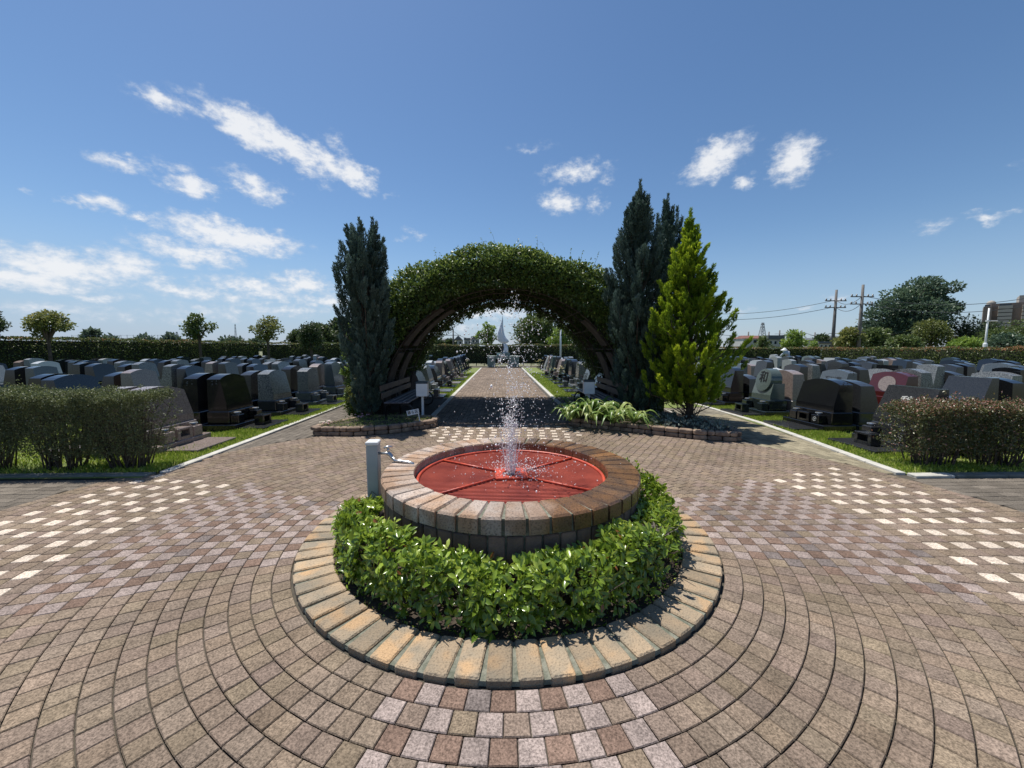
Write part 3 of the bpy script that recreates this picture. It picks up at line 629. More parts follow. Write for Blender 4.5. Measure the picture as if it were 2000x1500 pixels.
# ------------------------------------------------------------------ conifers
def conifer(name,base,H,prof,nplume,m,label,bl=.055,bw=.013,plen=.5,spread=.35,trunk=.05,lean=(0,0),per=110,tips=(),pw=.05,tp=.82,og=.15,zmin=.12):
    """prof(t)-> radius at height fraction t. Plumes of fine blades pointing up and outward."""
    root=empty(name,base,0,label,'conifer')
    P=[];D=[];v=[]
    br=MB()
    nb=max(10,nplume//9)
    for i in range(nb):
        t=.1+.9*((i+rng.random())/nb)**tp; a=rng.uniform(0,2*pi); rr=prof(t); q=rng.random()**.35; out=rng.uniform(.72,1.12)
        ox,oy=lean[0]*t,lean[1]*t; tip=np.array((rr*q*out*math.cos(a)+ox,rr*q*out*math.sin(a)+oy,t*H+rng.normal(0,.03)))
        ax=np.array((math.cos(a)*spread*rng.uniform(.5,1.6),math.sin(a)*spread*rng.uniform(.5,1.6),1.)); ax/=np.linalg.norm(ax)
        cv=rng.random()*.42; BL=plen*2.0*rng.uniform(.7,1.15)
        if i%2==0: br.tube([(ox*.7,oy*.7,max(.1,(t*H-BL*1.1)*.85)),tuple(tip-ax*BL*.8),tuple(tip-ax*BL*.2)],[.014,.009,.003],4)
        for k in range(9):
            f=k/8; off=og*BL*(1-f)**.8*(.35+.65*min(1,rr/.3)); th0=rng.uniform(0,2*pi)
            L=plen*rng.uniform(.5,.9)*(.7+.3*f)*(.6+.4*min(1,rr/.3)); d=ax*1.0+np.array((math.cos(th0),math.sin(th0),0))*.28*(1-f)+np.array((math.cos(a),math.sin(a),0))*spread*.4*(1-f); d/=np.linalg.norm(d)
            b=tip-ax*(BL*(1-f)*.85)+np.array((math.cos(th0),math.sin(th0),0))*off-d*L*(.35 if f<1 else .6)
            n=int(per*rng.uniform(.7,1.2)); s=rng.random(n)**.8; th=rng.uniform(0,2*pi,n)
            w=pw*np.sin(np.clip(s*.95+.05,0,1)*pi)**.8*(L/.4)*rng.uniform(.15,1,n); side=np.stack([np.cos(th),np.sin(th),np.zeros(n)],1)
            p=b[None]+d[None]*(s*L)[:,None]+side*w[:,None]; dd=d[None]*1.15+side*rng.uniform(.15,.95,n)[:,None]+rng.normal(0,.12,(n,3))
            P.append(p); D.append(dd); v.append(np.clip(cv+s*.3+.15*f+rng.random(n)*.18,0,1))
    for (tx,ty,z0,z1) in tips:
        for k in range(3):
            n=120; s=rng.random(n); w=.06*(1-s)+.006; th=rng.uniform(0,2*pi,n); side=np.stack([np.cos(th),np.sin(th),np.zeros(n)],1)
            p=np.array((tx,ty,z0))[None]+np.array((0,0,z1-z0))[None]*s[:,None]+side*(w*rng.random(n))[:,None]
            P.append(p); D.append(np.array((0,0,1.))[None]+side*rng.uniform(.2,1,n)[:,None]); v.append(np.clip(.4+.4*rng.random(n),0,1))
    P=np.concatenate(P); D=np.concatenate(D); v=np.concatenate(v); keep=P[:,2]>zmin; P,D,v=P[keep],D[keep],v[keep]
    L=bl*rng.uniform(.6,1.3,len(P))
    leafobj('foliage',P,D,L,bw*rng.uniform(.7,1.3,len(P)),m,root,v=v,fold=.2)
    br.build('branches',BARK,root)
    MB().tube([(0,0,-.05),(.01,0,H*.2),(lean[0]*.5,lean[1]*.5,H*.55),(lean[0]*.9,lean[1]*.9,H*.9)],[trunk*1.2,trunk,trunk*.6,trunk*.2],8).build('trunk',BARK,root,smooth=True)
    return root
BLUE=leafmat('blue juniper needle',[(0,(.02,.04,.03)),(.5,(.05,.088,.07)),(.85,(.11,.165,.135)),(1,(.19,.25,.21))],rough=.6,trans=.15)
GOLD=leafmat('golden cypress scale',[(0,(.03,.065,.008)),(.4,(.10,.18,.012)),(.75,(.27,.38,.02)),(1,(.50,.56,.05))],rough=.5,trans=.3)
def interp(pts): 
    xs=[p[0] for p in pts]; ys=[p[1] for p in pts]; return lambda t: float(np.interp(t,xs,ys))
b1=at(722,812,7.35)
conifer('juniper',(b1.x,7.35,.1),3.42,interp([(0,.12),(.08,.22),(.25,.34),(.5,.46),(.75,.54),(.86,.46),(1,.22)]),1150,BLUE,'ragged blue grey juniper standing left of the arch',og=.19,spread=.28,tips=[(.16,0,3.1,3.6),(-.2,.1,2.95,3.45),(-.42,0,2.7,3.2),(-.05,-.1,3.0,3.4),(.36,0,2.7,3.1),(-.48,0,2.3,2.8)],plen=.4,trunk=.055)
b2=at(1238,812,7.4)
conifer('juniper',(b2.x,7.4,.1),4.15,interp([(0,.12),(.1,.3),(.25,.5),(.45,.60),(.65,.58),(.8,.44),(.92,.2),(1,.03)]),1350,BLUE,'tall pointed blue grey juniper right of the arch',og=.18,spread=.2,tips=[(0,0,3.7,4.33),(.17,.05,3.6,4.1),(-.22,0,3.3,3.85),(-.4,0,2.8,3.3),(.3,-.1,3.2,3.7)],plen=.4,trunk=.06)
b3=at(1290,812,8.2)
conifer('juniper',(b3.x,8.2,.1),4.2,interp([(0,.12),(.1,.3),(.3,.5),(.5,.56),(.7,.52),(.88,.30),(1,.06)]),900,BLUE,'blue grey juniper rising behind the golden cypress right of the arch',spread=.2,tips=[(0,0,3.8,4.4),(.2,0,3.6,4.15)],plen=.4,trunk=.06)
b4=at(1352,803,6.75)
conifer('golden_cypress',(b4.x-.05,6.75,.1),3.42,interp([(0,.02),(.1,.25),(.2,.64),(.33,.88),(.45,.82),(.6,.62),(.75,.42),(.88,.22),(.95,.1),(1,.03)]),3000,GOLD,'bright yellow green golden cypress on a short trunk, right of the arch',bl=.05,bw=.014,plen=.23,spread=.48,lean=(-.12,0),per=62,pw=.065,tp=1.1,og=.22,zmin=.36,tips=[(-.12,0,3.1,3.62),(.02,0,2.95,3.35)],trunk=.06)
# second dark stem under the cypress
# ------------------------------------------------------------------ vine arch
ARX=.1; AY0,AY1=8.0,11.75
METAL=mat('weathered arch metal',(.04,.034,.03),.7,(.07,.055,.045),8,bump=.2)
PLANK=mat('weathered lattice board',(.10,.078,.062),.85,(.045,.035,.028),5,bump=.4)
arch=empty('garden_arch',(ARX,0,0),0,'round tunnel arch of dark metal hoops over the walk','arch')
for Y in (8.25,8.9,9.9,10.8,11.6):
    for rr in((2.62,.012),):
        MB().tube([(rr[0]*math.cos(a),Y,rr[0]*math.sin(a)) for a in np.linspace(0,pi,41)],rr[1],6).build('hoop',METAL,arch,smooth=True)
cb=MB()
for a in np.linspace(R(8),R(172),15): cb.tube([(2.64*math.cos(a),8.15,2.64*math.sin(a)),(2.64*math.cos(a),11.7,2.64*math.sin(a))],.009,5)
cb.build('crossbars',METAL,arch)
for (Y0,Y1,aa,ab) in ((8.4,8.85,R(121),R(146)),(9.3,9.8,R(118),R(146)),(8.4,8.9,R(150),R(177)),(9.3,9.8,R(150),R(177)),(8.4,8.9,R(3),R(30)),(9.3,9.8,R(3),R(30)),(8.4,8.9,R(34),R(50))):
    V=[];F=[]; n=10
    for i in range(n+1):
        a=aa+(ab-aa)*i/n
        for r_ in(2.60,2.625): 
            for y in(Y0,Y1): V.append((r_*math.cos(a),y,r_*math.sin(a)))
    for i in range(n):
        b=i*4; F+=[(b,b+1,b+5,b+4),(b+2,b+6,b+7,b+3),(b,b+4,b+6,b+2),(b+1,b+3,b+7,b+5)]
    F+=[(0,2,3,1),(n*4,n*4+1,n*4+3,n*4+2)]
    MB().add(V,F).build('lattice_board',PLANK,arch)
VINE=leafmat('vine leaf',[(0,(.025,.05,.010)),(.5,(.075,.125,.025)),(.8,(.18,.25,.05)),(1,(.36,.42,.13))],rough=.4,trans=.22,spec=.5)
def vine():
    root=empty('climbing_vine',(ARX,9.8,0),0,'dense leafy climbing vine covering the arch over the walk','vine')
    def rout(a,y): return 3.20+.20*math.sin(a)**2+.20*math.sin(2*a)**4+.04*math.sin(a*9+y*2.2)+.05*math.sin(a*17+y*5)+.04*math.sin(y*4+a*3)
    P=[];D=[];v=[];Ls=[]
    def put(a,r,y,nd,vv,n=3,L=.06):
        x,z=r*math.cos(a),r*math.sin(a)
        for q in range(n):
            P.append((x+rng.normal(0,.025),y-9.8+rng.normal(0,.025),z+rng.normal(0,.025))); D.append(np.array(nd)*.7+rng.normal(0,.7,3)+np.array((0,0,-.25))); v.append(np.clip(vv+rng.normal(0,.15),0,1)); Ls.append(L*rng.uniform(.6,1.35))
    for i in range(16500):                           # outer surface
        a=rng.uniform(R(2),R(178)); y=rng.uniform(AY0-.02,AY1); d=rng.exponential(.06); r=rout(a,y)+.03-d
        put(a,r,y,(math.cos(a),rng.normal(0,.3),math.sin(a)),.62-d*2+.15*math.sin(a),4)  # leaves lighter outside and overhead, the sunlit top put into their colour
    for i in range(9500):                            # front and back faces
        a=rng.uniform(R(2),R(178)); f=i%3>0; y=AY0 if f else AY1
        r=rng.uniform(2.70,rout(a,y)); b=.22*math.sin((r-2.6)/.75*pi); d=rng.exponential(.05)
        yy=y-b+d if f else y+b-d
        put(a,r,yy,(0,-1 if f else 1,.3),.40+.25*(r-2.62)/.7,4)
    for i in range(5500):                            # underside
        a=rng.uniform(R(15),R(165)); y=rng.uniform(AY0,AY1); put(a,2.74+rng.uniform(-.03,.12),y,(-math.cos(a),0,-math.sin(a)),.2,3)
    for i in range(1900):                             # ragged fringe hanging at the far end
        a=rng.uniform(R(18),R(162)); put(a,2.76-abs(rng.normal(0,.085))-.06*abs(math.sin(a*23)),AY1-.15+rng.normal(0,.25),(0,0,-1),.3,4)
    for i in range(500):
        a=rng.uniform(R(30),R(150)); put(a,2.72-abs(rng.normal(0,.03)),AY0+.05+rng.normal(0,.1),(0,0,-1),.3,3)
    tw=MB()
    for i in range(34):                              # loose shoots on top
        a=rng.uniform(R(38),R(140)); y=rng.uniform(8,9.5); r=rout(a,y); p=Vector((r*math.cos(a),y-9.8,r*math.sin(a))); d=Vector((math.cos(a)*.5+rng.normal(0,.4),rng.normal(-.1,.2),1)).normalized(); L=rng.uniform(.12,.42)
        pts=[p+d*L*t+Vector((rng.normal(0,.012),0,0)) for t in(0,.35,.7,1)]; tw.tube(pts,[.004,.003,.002,.001],4)
        for t in np.linspace(.15,1,7): P.append(tuple(p+d*L*t)); D.append(rng.normal(0,1,3)); v.append(.7); Ls.append(.04)
    for i in range(60):                              # old stems under the leaves
        a0=rng.choice([R(rng.uniform(0,12)),R(rng.uniform(168,180))]); y=rng.uniform(8,11.6); s=1 if a0<1 else -1
        tw.tube([((2.8+.1*math.sin(k))*math.cos(a0+s*k*.11),y-9.8+.04*math.sin(k*2+i),(2.8+.1*math.sin(k))*math.sin(a0+s*k*.11)) for k in range(9)],.012,4)
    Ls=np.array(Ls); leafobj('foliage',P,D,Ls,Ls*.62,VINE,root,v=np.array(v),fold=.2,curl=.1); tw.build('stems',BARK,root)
    cv=[];cf=[]; na=40; ny=9                          # opaque lumpy shell added inside the leaves to make the arch shadow solid
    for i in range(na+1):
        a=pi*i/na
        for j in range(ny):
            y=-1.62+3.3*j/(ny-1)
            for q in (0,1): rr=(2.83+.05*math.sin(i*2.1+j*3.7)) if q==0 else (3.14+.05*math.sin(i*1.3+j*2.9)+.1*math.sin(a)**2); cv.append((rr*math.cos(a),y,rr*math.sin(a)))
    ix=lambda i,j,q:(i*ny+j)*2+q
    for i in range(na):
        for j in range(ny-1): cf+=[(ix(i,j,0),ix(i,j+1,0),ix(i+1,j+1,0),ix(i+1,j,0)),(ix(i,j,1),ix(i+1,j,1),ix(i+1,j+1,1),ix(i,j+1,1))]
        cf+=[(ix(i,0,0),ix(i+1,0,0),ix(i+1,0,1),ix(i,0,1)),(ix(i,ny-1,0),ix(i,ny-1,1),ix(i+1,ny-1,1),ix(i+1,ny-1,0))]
    MB().add(cv,cf).build('shadow_shell',mat('dark shadow shell',(.03,.028,.018),.95,(.012,.014,.008),14,bump=1),root)
vine()
# ------------------------------------------------------------------ benches, boxes, sign
def bench(x,s,label):
    root=empty('park_bench',(x,8.4,0),0,label,'bench','benches under the arch')
    for k in range(4): MB().box((s*(-.16+k*.115),0,.395),(.1,2.3,.03),bev=.006).build('seat_slat',SEATW,root)
    for k in range(2):
        MB().box((s*(-.25-.02*k),0,.52+k*.14),(.025,2.3,.11),bev=.005).build('backrest_board',WOODDK,root)
    for y in(-1.05,0,1.05):
        fr=MB().tube([(s*-.24,y,.3),(s*-.26,y,.5),(s*-.32,y,.74)],.018,6).tube([(s*-.2,y,0),(s*-.22,y,.37),(s*.2,y,.37)],.018,6)
        fr.tube([(s*(.16+.15*math.cos(t)),y,.2+.155*math.sin(t)) for t in np.linspace(-pi*.7,pi*.75,15)],.019,6)
        fr.build('iron_leg',IRON,root,smooth=True)
    return root
IRON=mat('black cast iron',(.02,.02,.022),.5); SEATW=mat('bluish seat board',(.085,.09,.115),.45,(.06,.065,.085),5,bump=.2)
bench(-1.95,1,'dark slatted bench under the left side of the arch'); bench(2.08,-1,'dark slatted bench under the right side of the arch')
def boxpost(px,py,Y,label):
    p=at(px,py,Y); root=empty('post_box',(p.x,Y,0),0,label,'box','white boxes on posts by the arch')
    z=p.z; MB().box((0,0,z/2),(.042,.042,z),bev=.004).build('post',WHITEP,root)
    MB().box((0,0,z),(.215,.16,.25),bev=.008).build('box_body',WHITEP,root)
    MB().box((0,0,z+.14),(.225,.17,.04),bev=.006).build('box_lid',mat('dark teal plastic',(.02,.05,.07),.4),root)
boxpost(825,761,7.6,'white box with dark teal lid on a post beside the left bench'); boxpost(1150,757,7.9,'white box with dark teal lid on a post beside the right bench')
def text(s,size,m,parent,loc,rot,name='lettering',ext=.002):
    cu=bpy.data.curves.new(name,'FONT'); cu.body=s; cu.size=size; cu.extrude=ext; cu.align_x='CENTER'; cu.align_y='CENTER'; cu.offset=size*.012; cu.resolution_u=3
    o=bpy.data.objects.new(name,cu); COL.objects.link(o); dg=bpy.context.evaluated_depsgraph_get()
    me=bpy.data.meshes.new_from_object(o.evaluated_get(dg)); me.name=name; bpy.data.objects.remove(o)
    o=bpy.data.objects.new(name,me); COL.objects.link(o); me.materials.clear(); me.materials.append(m); o.parent=parent; o.location=loc; o.rotation_euler=rot; return o
p=at(812,805,6.75); sg=empty('section_sign',(p.x,6.75,0),R(-6),'small tilted white sign reading section 6 in black characters in the left planter','sign')
sg.rotation_euler=(R(-8),R(-12),R(-4))
BLACKP=mat('black paint',(.015,.015,.015),.5)
MB().box((0,0,p.z),(.215,.008,.088),bev=.002).build('sign_board',mat('sign white',(.8,.8,.78),.5),sg)
MB().box((.09,.008,p.z-.09),(.014,.008,.2)).build('stake',WHITEP,sg)
text('第６区',.066,BLACKP,sg,(0,-.0055,p.z),(R(90),0,0),ext=.001)
# ------------------------------------------------------------------ gravestones
def stone(name,c,c2,rough=.14,sp=70,c3=None): return mat(name,tuple(q*.72 for q in c),rough*.75,tuple(q*.72 for q in c2),sp,3,spec=.6,lo=.42,hi=.6,c3=c3,s3=sp*1.7)
GM={'black':stone('black granite',(.010,.011,.013),(.018,.019,.022)),
 'dark green':stone('dark green granite',(.030,.042,.040),(.018,.026,.026)),
 'dark blue':stone('dark blue granite',(.028,.036,.052),(.014,.019,.030)),
 'charcoal':stone('charcoal granite',(.05,.052,.055),(.028,.03,.033),.2),
 'speckled grey':stone('speckled grey granite',(.27,.28,.28),(.08,.085,.09),.3,60),
 'blue grey':stone('blue grey granite',(.13,.15,.165),(.08,.095,.11),.18),
 'pale grey':stone('pale grey granite',(.42,.44,.45),(.27,.29,.30),.35,60),
 'pinkish beige':stone('pinkish beige granite',(.36,.29,.26),(.24,.19,.17),.3,55),
 'red':stone('red granite',(.11,.02,.018),(.07,.014,.014),.15),
 'green grey':stone('green grey granite',(.13,.165,.15),(.085,.115,.105),.18),
 'off white':stone('off white granite',(.66,.68,.68),(.5,.53,.54),.4,60)}
def head(w,h,db,dt,arch=.06,knee=.12,back=.0,n=8):
    """upright block, front towards +x, arched top, front leaning back above the knee"""
    mb=MB(); rows=4; ys=[-w/2+w*i/n for i in range(n+1)]
    def taper(z): return 1-.06*z/h
    V=[];idx={}
    def top(i): u=2*i/n-1; return h-arch*u*u
    for f in(0,1):
        for i in range(n+1):
            for r in range(rows):
                z=[0,knee,None,None][r]
                if r==2: z=knee+(top(i)-knee)*.5
                if r==3: z=top(i)
                tz=max(0,(z-knee)/(h-knee)); xf=db/2-(db-dt)*tz; xb=-db/2+back*z
                idx[f,i,r]=len(V); V.append((xf if f else xb,ys[i]*taper(z),z))
    F=[]
    for i in range(n):
        for r in range(rows-1):
            F.append((idx[1,i,r],idx[1,i+1,r],idx[1,i+1,r+1],idx[1,i,r+1])); F.append((idx[0,i+1,r],idx[0,i,r],idx[0,i,r+1],idx[0,i+1,r+1]))
        F.append((idx[1,i,rows-1],idx[1,i+1,rows-1],idx[0,i+1,rows-1],idx[0,i,rows-1])); F.append((idx[1,i+1,0],idx[1,i,0],idx[0,i,0],idx[0,i+1,0]))
    for r in range(rows-1):
        F.append((idx[0,0,r],idx[1,0,r],idx[1,0,r+1],idx[0,0,r+1])); F.append((idx[1,n,r],idx[0,n,r],idx[0,n,r+1],idx[1,n,r+1]))
    return mb.add(V,F)
DEF=GM['charcoal']
HS={'arched':head(.60,.61,.31,.20,.075).mesh('headstone',DEF),'broad':head(.74,.54,.32,.20,.08,.1).mesh('headstone',DEF),'slender':head(.50,.64,.28,.19,.05).mesh('headstone',DEF),
    'flat topped':head(.66,.52,.30,.12,.0,.06).mesh('headstone',DEF),'upright':head(.54,.60,.26,.23,.08,.02).mesh('headstone',DEF),'low':head(.80,.44,.36,.2,.09,.08).mesh('headstone',DEF)}
def roundhead():
    m=head(.60,.34,.30,.235,.0,.1); n=32; r=.235
    V=[];F=[]; 
    for f in(0,1):
        for i in range(n):
            a=2*pi*i/n; y=r*math.cos(a); z=.40+r*math.sin(a)*1.0; V.append(((.165-.2*(z-.15) if f else -.13),y,z))
    for i in range(n): j=(i+1)%n; F.append((i,j,n+j,n+i))
    F.append(tuple(range(n,2*n))); F.append(tuple(reversed(range(n)))); return m.add(V,F)
HS['round']=roundhead().mesh('headstone',DEF)
PED={k:MB().box((0,0,.105),(.37,w,.21),bev=.012).mesh('pedestal',DEF) for k,w in(('n',.70),('w',.86))}
FND=MB().box((0,0,.06),(.56,.94,.12),bev=.008).mesh('foundation',DEF)
SLB=MB().box((0,0,.03),(.42,.78,.06),bev=.005).mesh('slab',DEF)
def incense():
    m=MB(); # box with an arched opening: frame of four pieces and a dark inner tray
    m.box((0,-.105,.085),(.15,.05,.17),bev=.005).box((0,.105,.085),(.15,.05,.17),bev=.005).box((0,0,.0225),(.146,.158,.045)).box((0,0,.152),(.156,.262,.036),bev=.008).box((-.058,0,.09),(.025,.158,.09)); return m
INC=incense().mesh('incense_box',DEF)
VBL=MB().box((0,0,.075),(.14,.16,.15),bev=.008).mesh('vase_block',DEF)
VAS=MB().lathe([(.03,0),(.034,.018),(.055,.03),(.05,.042),(.024,.045),(.0,.044)],(0,0,0),14).mesh('vase',STEEL)
TBL=MB().box((0,0,.06),(.2,.5,.12),bev=.008).mesh('offering_table',DEF)
def part(name,me,parent,loc,m):
    o=bpy.data.objects.new(name,me); COL.objects.link(o); o.parent=parent; o.location=loc
    if m: o.material_slots[0].link='OBJECT'; o.material_slots[0].material=m
    return o
NUM=['first','second','third','fourth','fifth','sixth','seventh','eighth','ninth','tenth','eleventh','twelfth','thirteenth','fourteenth','fifteenth','sixteenth','seventeenth','eighteenth']
def grave(x,y,face,colr,shape,label,near,base=None,slab=None,group='gravestones in double rows'):
    """face=+1 front looks to +x, -1 to -x"""
    root=empty('gravestone',(x,y,0),0 if face>0 else pi,label,'gravestone',group)
    j=random.uniform(-.02,.02); root.rotation_euler.z+=j
    m=GM[colr]; bm_=GM[base or colr]; hs=random.uniform(.93,1.06) if shape!='round' else 1
    xo=.02
    part('foundation',FND,root,(xo+.01,0,0),bm_)
    part('pedestal',PED['w' if shape in('broad','low') else 'n'],root,(xo-.06,0,.1205),bm_)
    h=part('headstone',HS[shape],root,(xo-.07,0,.331),m); h.scale=(1,1.12 if shape!='round' else 1,hs)
    if near>0:
        part('slab',SLB,root,(.53,0,0),GM[slab] if slab else bm_)
        ib=random.random()<.45; part('incense_box',INC,root,(.50 if ib else .225,0,.0605 if ib else .1205),bm_)
    if near>1:
        for s in(-1,1):
            b=part('vase_block',VBL,root,(.222,s*.25,.1205),bm_); part('vase',VAS,b,(0,0,.15),None)
    elif near==1:
        part('vase_block',VBL,root,(.222,-.25,.1205),bm_)
    return root,h
cols=[('black',26),('charcoal',24),('dark blue',14),('dark green',10),('speckled grey',13),('blue grey',12),('pale grey',9),('pinkish beige',4),('green grey',4),('off white',3),('red',1)]
cw=[c for c,w in cols for _ in range(w)]; shp=['arched']*5+['broad']*4+['slender']*3+['flat topped']*2+['upright']*3+['low']*2
# (x of the double row, first y, last y, side, ordinal away from the walk)
rowsL=[(-2.62,11.25,27.6),(-5.03,5.6,27.6),(-8.5,6.4,27.6),(-12.0,9.0,27.6),(-15.5,12.2,27.6),(-19.0,15.0,20.0)]
rowsR=[(3.05,11.1,27.6),(5.9,5.3,27.6),(8.9,5.6,27.6),(11.9,9.0,27.6),(14.9,11.2,27.6),(17.9,13.6,26.0),(20.9,16.2,22.6)]
special={('L',1,1,0):('pinkish beige','broad','pinkish beige','pinkish beige'),('L',1,-1,0):('pinkish beige','broad',None,None),
 ('L',1,1,1):('black','arched',None,'charcoal'),('L',1,-1,1):('black','arched',None,None),('L',1,1,2):('speckled grey','arched','charcoal','charcoal'),('L',1,-1,2):('charcoal','arched','black',None),
 ('L',1,1,3):('speckled grey','upright','blue grey','charcoal'),('L',1,-1,3):('black','arched',None,None),('L',1,1,4):('blue grey','slender',None,'charcoal'),('L',1,-1,4):('pinkish beige','upright',None,None),('L',1,1,5):('charcoal','arched',None,None),
 ('L',2,1,0):('dark blue','broad',None,None),('L',2,-1,0):('dark blue','low',None,None),('L',2,1,1):('dark blue','broad',None,None),('L',2,-1,1):('black','arched',None,None),('L',2,1,2):('pinkish beige','arched',None,None),('L',2,-1,2):('black','broad',None,None),
 ('L',2,1,3):('dark blue','arched',None,None),('L',2,-1,3):('speckled grey','slender',None,None),
 ('R',1,-1,0):('charcoal','flat topped','charcoal','charcoal'),('R',1,1,0):('charcoal','low','black',None),('R',1,-1,1):('black','broad','black','charcoal'),('R',1,1,1):('charcoal','broad','charcoal',None),
 ('R',1,-1,2):('green grey','round','dark green','charcoal'),('R',1,1,2):('pinkish beige','arched','pinkish beige',None),('R',1,-1,3):('black','arched',None,None),
 ('R',2,-1,0):('charcoal','flat topped',None,None),('R',2,1,0):('black','broad',None,None),('R',2,-1,1):('charcoal','flat topped',None,None),('R',2,1,1):('black','broad',None,None),('R',2,1,2):('speckled grey','arched',None,None),('R',2,-1,2):('red','broad','red',None),('R',2,-1,3):('blue grey','broad',None,None),
 ('R',2,1,3):('charcoal','arched',None,None),('R',0,-1,0):('black','flat topped',None,'charcoal'),('R',0,-1,1):('blue grey','flat topped',None,'charcoal')}
GRV={}; cnt=0
for side,rows in(('L',rowsL),('R',rowsR)):
    for ri,(x,y0,y1) in enumerate(rows):
        for face in(1,-1):
            k=0; i=0; y=y0
            toward=(face>0)==(side=='L')
            while y<=y1:
                xx=x+face*.27
                vis=abs(xx)<1.42*y+.6
                skip=(y>10.5 and random.random()<.03) or (ri==0 and not toward and y<14)
                if ri==1 and not toward and 10<y and side=='L' and False: skip=True
                key=(side,ri,face,i)
                if vis and not skip:
                    sp_=special.get(key)
                    if sp_: c_,s_,b_,sl_=sp_
                    else: c_,s_,b_,sl_=random.choice(cw),random.choice(shp),None,random.choice(['charcoal',None,'speckled grey'])
                    if y>12 and c_=='red' : c_='charcoal'
                    rowname='nearest' if ri==0 else NUM[ri]
                    lab=f"{c_} {s_} gravestone facing {'toward' if toward else 'away from'} the walk, {NUM[k]} in the {rowname} {'left' if side=='L' else 'right'} row"
                    near=2 if y<10 and toward else (1 if y<21 else 0)
                    if not toward: near=min(near,1) if y<12 else 0
                    GRV[key]=grave(xx,y+random.uniform(-.04,.04),face,c_,s_,lab,near,b_,sl_); cnt+=1; k+=1
                y+=1.45; i+=1
print('gravestones',cnt)
# engraving on the ones that can be read
def engrave(key,s,size,z,m,dx):
    root,h=GRV[key]; text(s,size,m,h,(dx,0,z),(R(90),0,R(90)),'inscription',.002)
INK=mat('dark engraving',(.006,.006,.006),.6)
o=GRV[('R',1,-1,2)][1]
def onfront(key,s,size,z,m,db,dt,h,knee,off=0):
    root,hd=GRV[key]; tilt=math.atan2(db-dt,h-knee); x=db/2-(db-dt)*(z-knee)/(h-knee)+.002
    q=text(s,size,m,hd,(x,off,z),(0,0,0),'inscription',.0015); q.rotation_euler=Euler((0,0,0))
    q.matrix_local=Matrix.Translation((x,off,z))@Matrix.Rotation(-tilt,4,'Y')@Matrix.Rotation(R(90),4,'Z')@Matrix.Rotation(R(90),4,'X')
onfront(('R',1,-1,2),'和',.26,.45,INK,.34,.24,.64,.14)
onfront(('R',1,-1,0),'憩',.17,.31,mat('pale engraving',(.42,.42,.40),.7),.30,.12,.52,.06)
onfront(('R',2,-1,3),'石川家',.15,.28,INK,.32,.20,.54,.1)
# columns of small worn engraved marks on the camera side of near stones, too small to read
def side_marks(key,colr):
    root,hd=GRV[key]; f=key[2]; mb=MB()
    for c in range(2):
        z=.5
        while z>.12:
            y=(1 if (f<0) else -1)
            for q in range(3): mb.box((-.03+c*.075-.04+random.uniform(-.012,.012),0,z+random.uniform(-.012,.012)),(random.choice([.004,.018]),.002,random.choice([.004,.016])))
            z-=.042
    o=mb.build('side_inscription',GM[colr],hd); w=hd.data.vertices[0].co.y; o.location=(0,(-1 if f>0 else 1)*(abs(w)*.955),0)
    o.rotation_euler=(R(-3.2 if f>0 else 3.2)*0,0,0)
for key in(('L',1,1,1),('L',1,1,2),('L',1,-1,1),('L',1,1,3),('R',2,-1,2),('R',2,-1,3),('R',1,-1,1)):
    if key in GRV: side_marks(key,'blue grey' if key[0]=='L' else 'charcoal')
# pale round panel on the red stone
root,hd=GRV[('R',2,-1,2)]; n=28; V=[(.0,.17*math.cos(2*pi*i/n),.17*math.sin(2*pi*i/n)) for i in range(n)]+[(.004,.17*math.cos(2*pi*i/n),.17*math.sin(2*pi*i/n)) for i in range(n)]
q=MB().add(V,[tuple(range(n,2*n))]+[(i,(i+1)%n,n+(i+1)%n,n+i) for i in range(n)]).build('round_panel',GM['pinkish beige'],hd); q.matrix_local=Matrix.Translation((.115,0,.28))@Matrix.Rotation(-math.atan2(.12,.44),4,'Y')
# crests on incense boxes
for key in(('R',1,-1,0),('R',1,-1,1)):
    root=GRV[key][0]; tb=MB().tube([(.105,.035*math.cos(t),.035*math.sin(t)) for t in np.linspace(0,2*pi,21)],.003,5,cap=False)
    for k in range(3): a=2*pi*k/3+.5; tb.tube([(.105,0,0),(.105,.016*math.cos(a+.5),.016*math.sin(a+.5)),(.105,.028*math.cos(a),.028*math.sin(a)),(.105,.016*math.cos(a-.5),.016*math.sin(a-.5)),(.105,0,0)],.003,4)
    ch=[c for c in root.children if c.name.startswith('vase_block')][1]; ch_=tb.build('crest',GM['off white'],ch); ch_.location=(-.033,0,.08)
# flowers laid at graves
for i,(px,py,Y,ms,lab) in enumerate([(1092,716,12.6,[FLW,FLY],'white and yellow bouquet in front of a gravestone right of the walk'),(1125,731,10.9,[FLY,FLW],'yellow flowers at the first gravestone on the right of the walk'),(1143,731,10.6,[FLW,FLP],'white and pink flowers at the first gravestone right of the walk'),(1053,703,21,[FLY],'pale yellow bouquet near the far right end of the walk'),(912,702,22,[FLW],'white bouquet near the far left end of the walk')]):
    p=at(px,py,Y); flowers('grave_bouquet',(p.x,Y,max(.15,p.z-.22)),16,.07,ms,lab,.12,.24,.035,group='bouquets at the graves',cat='bouquet')
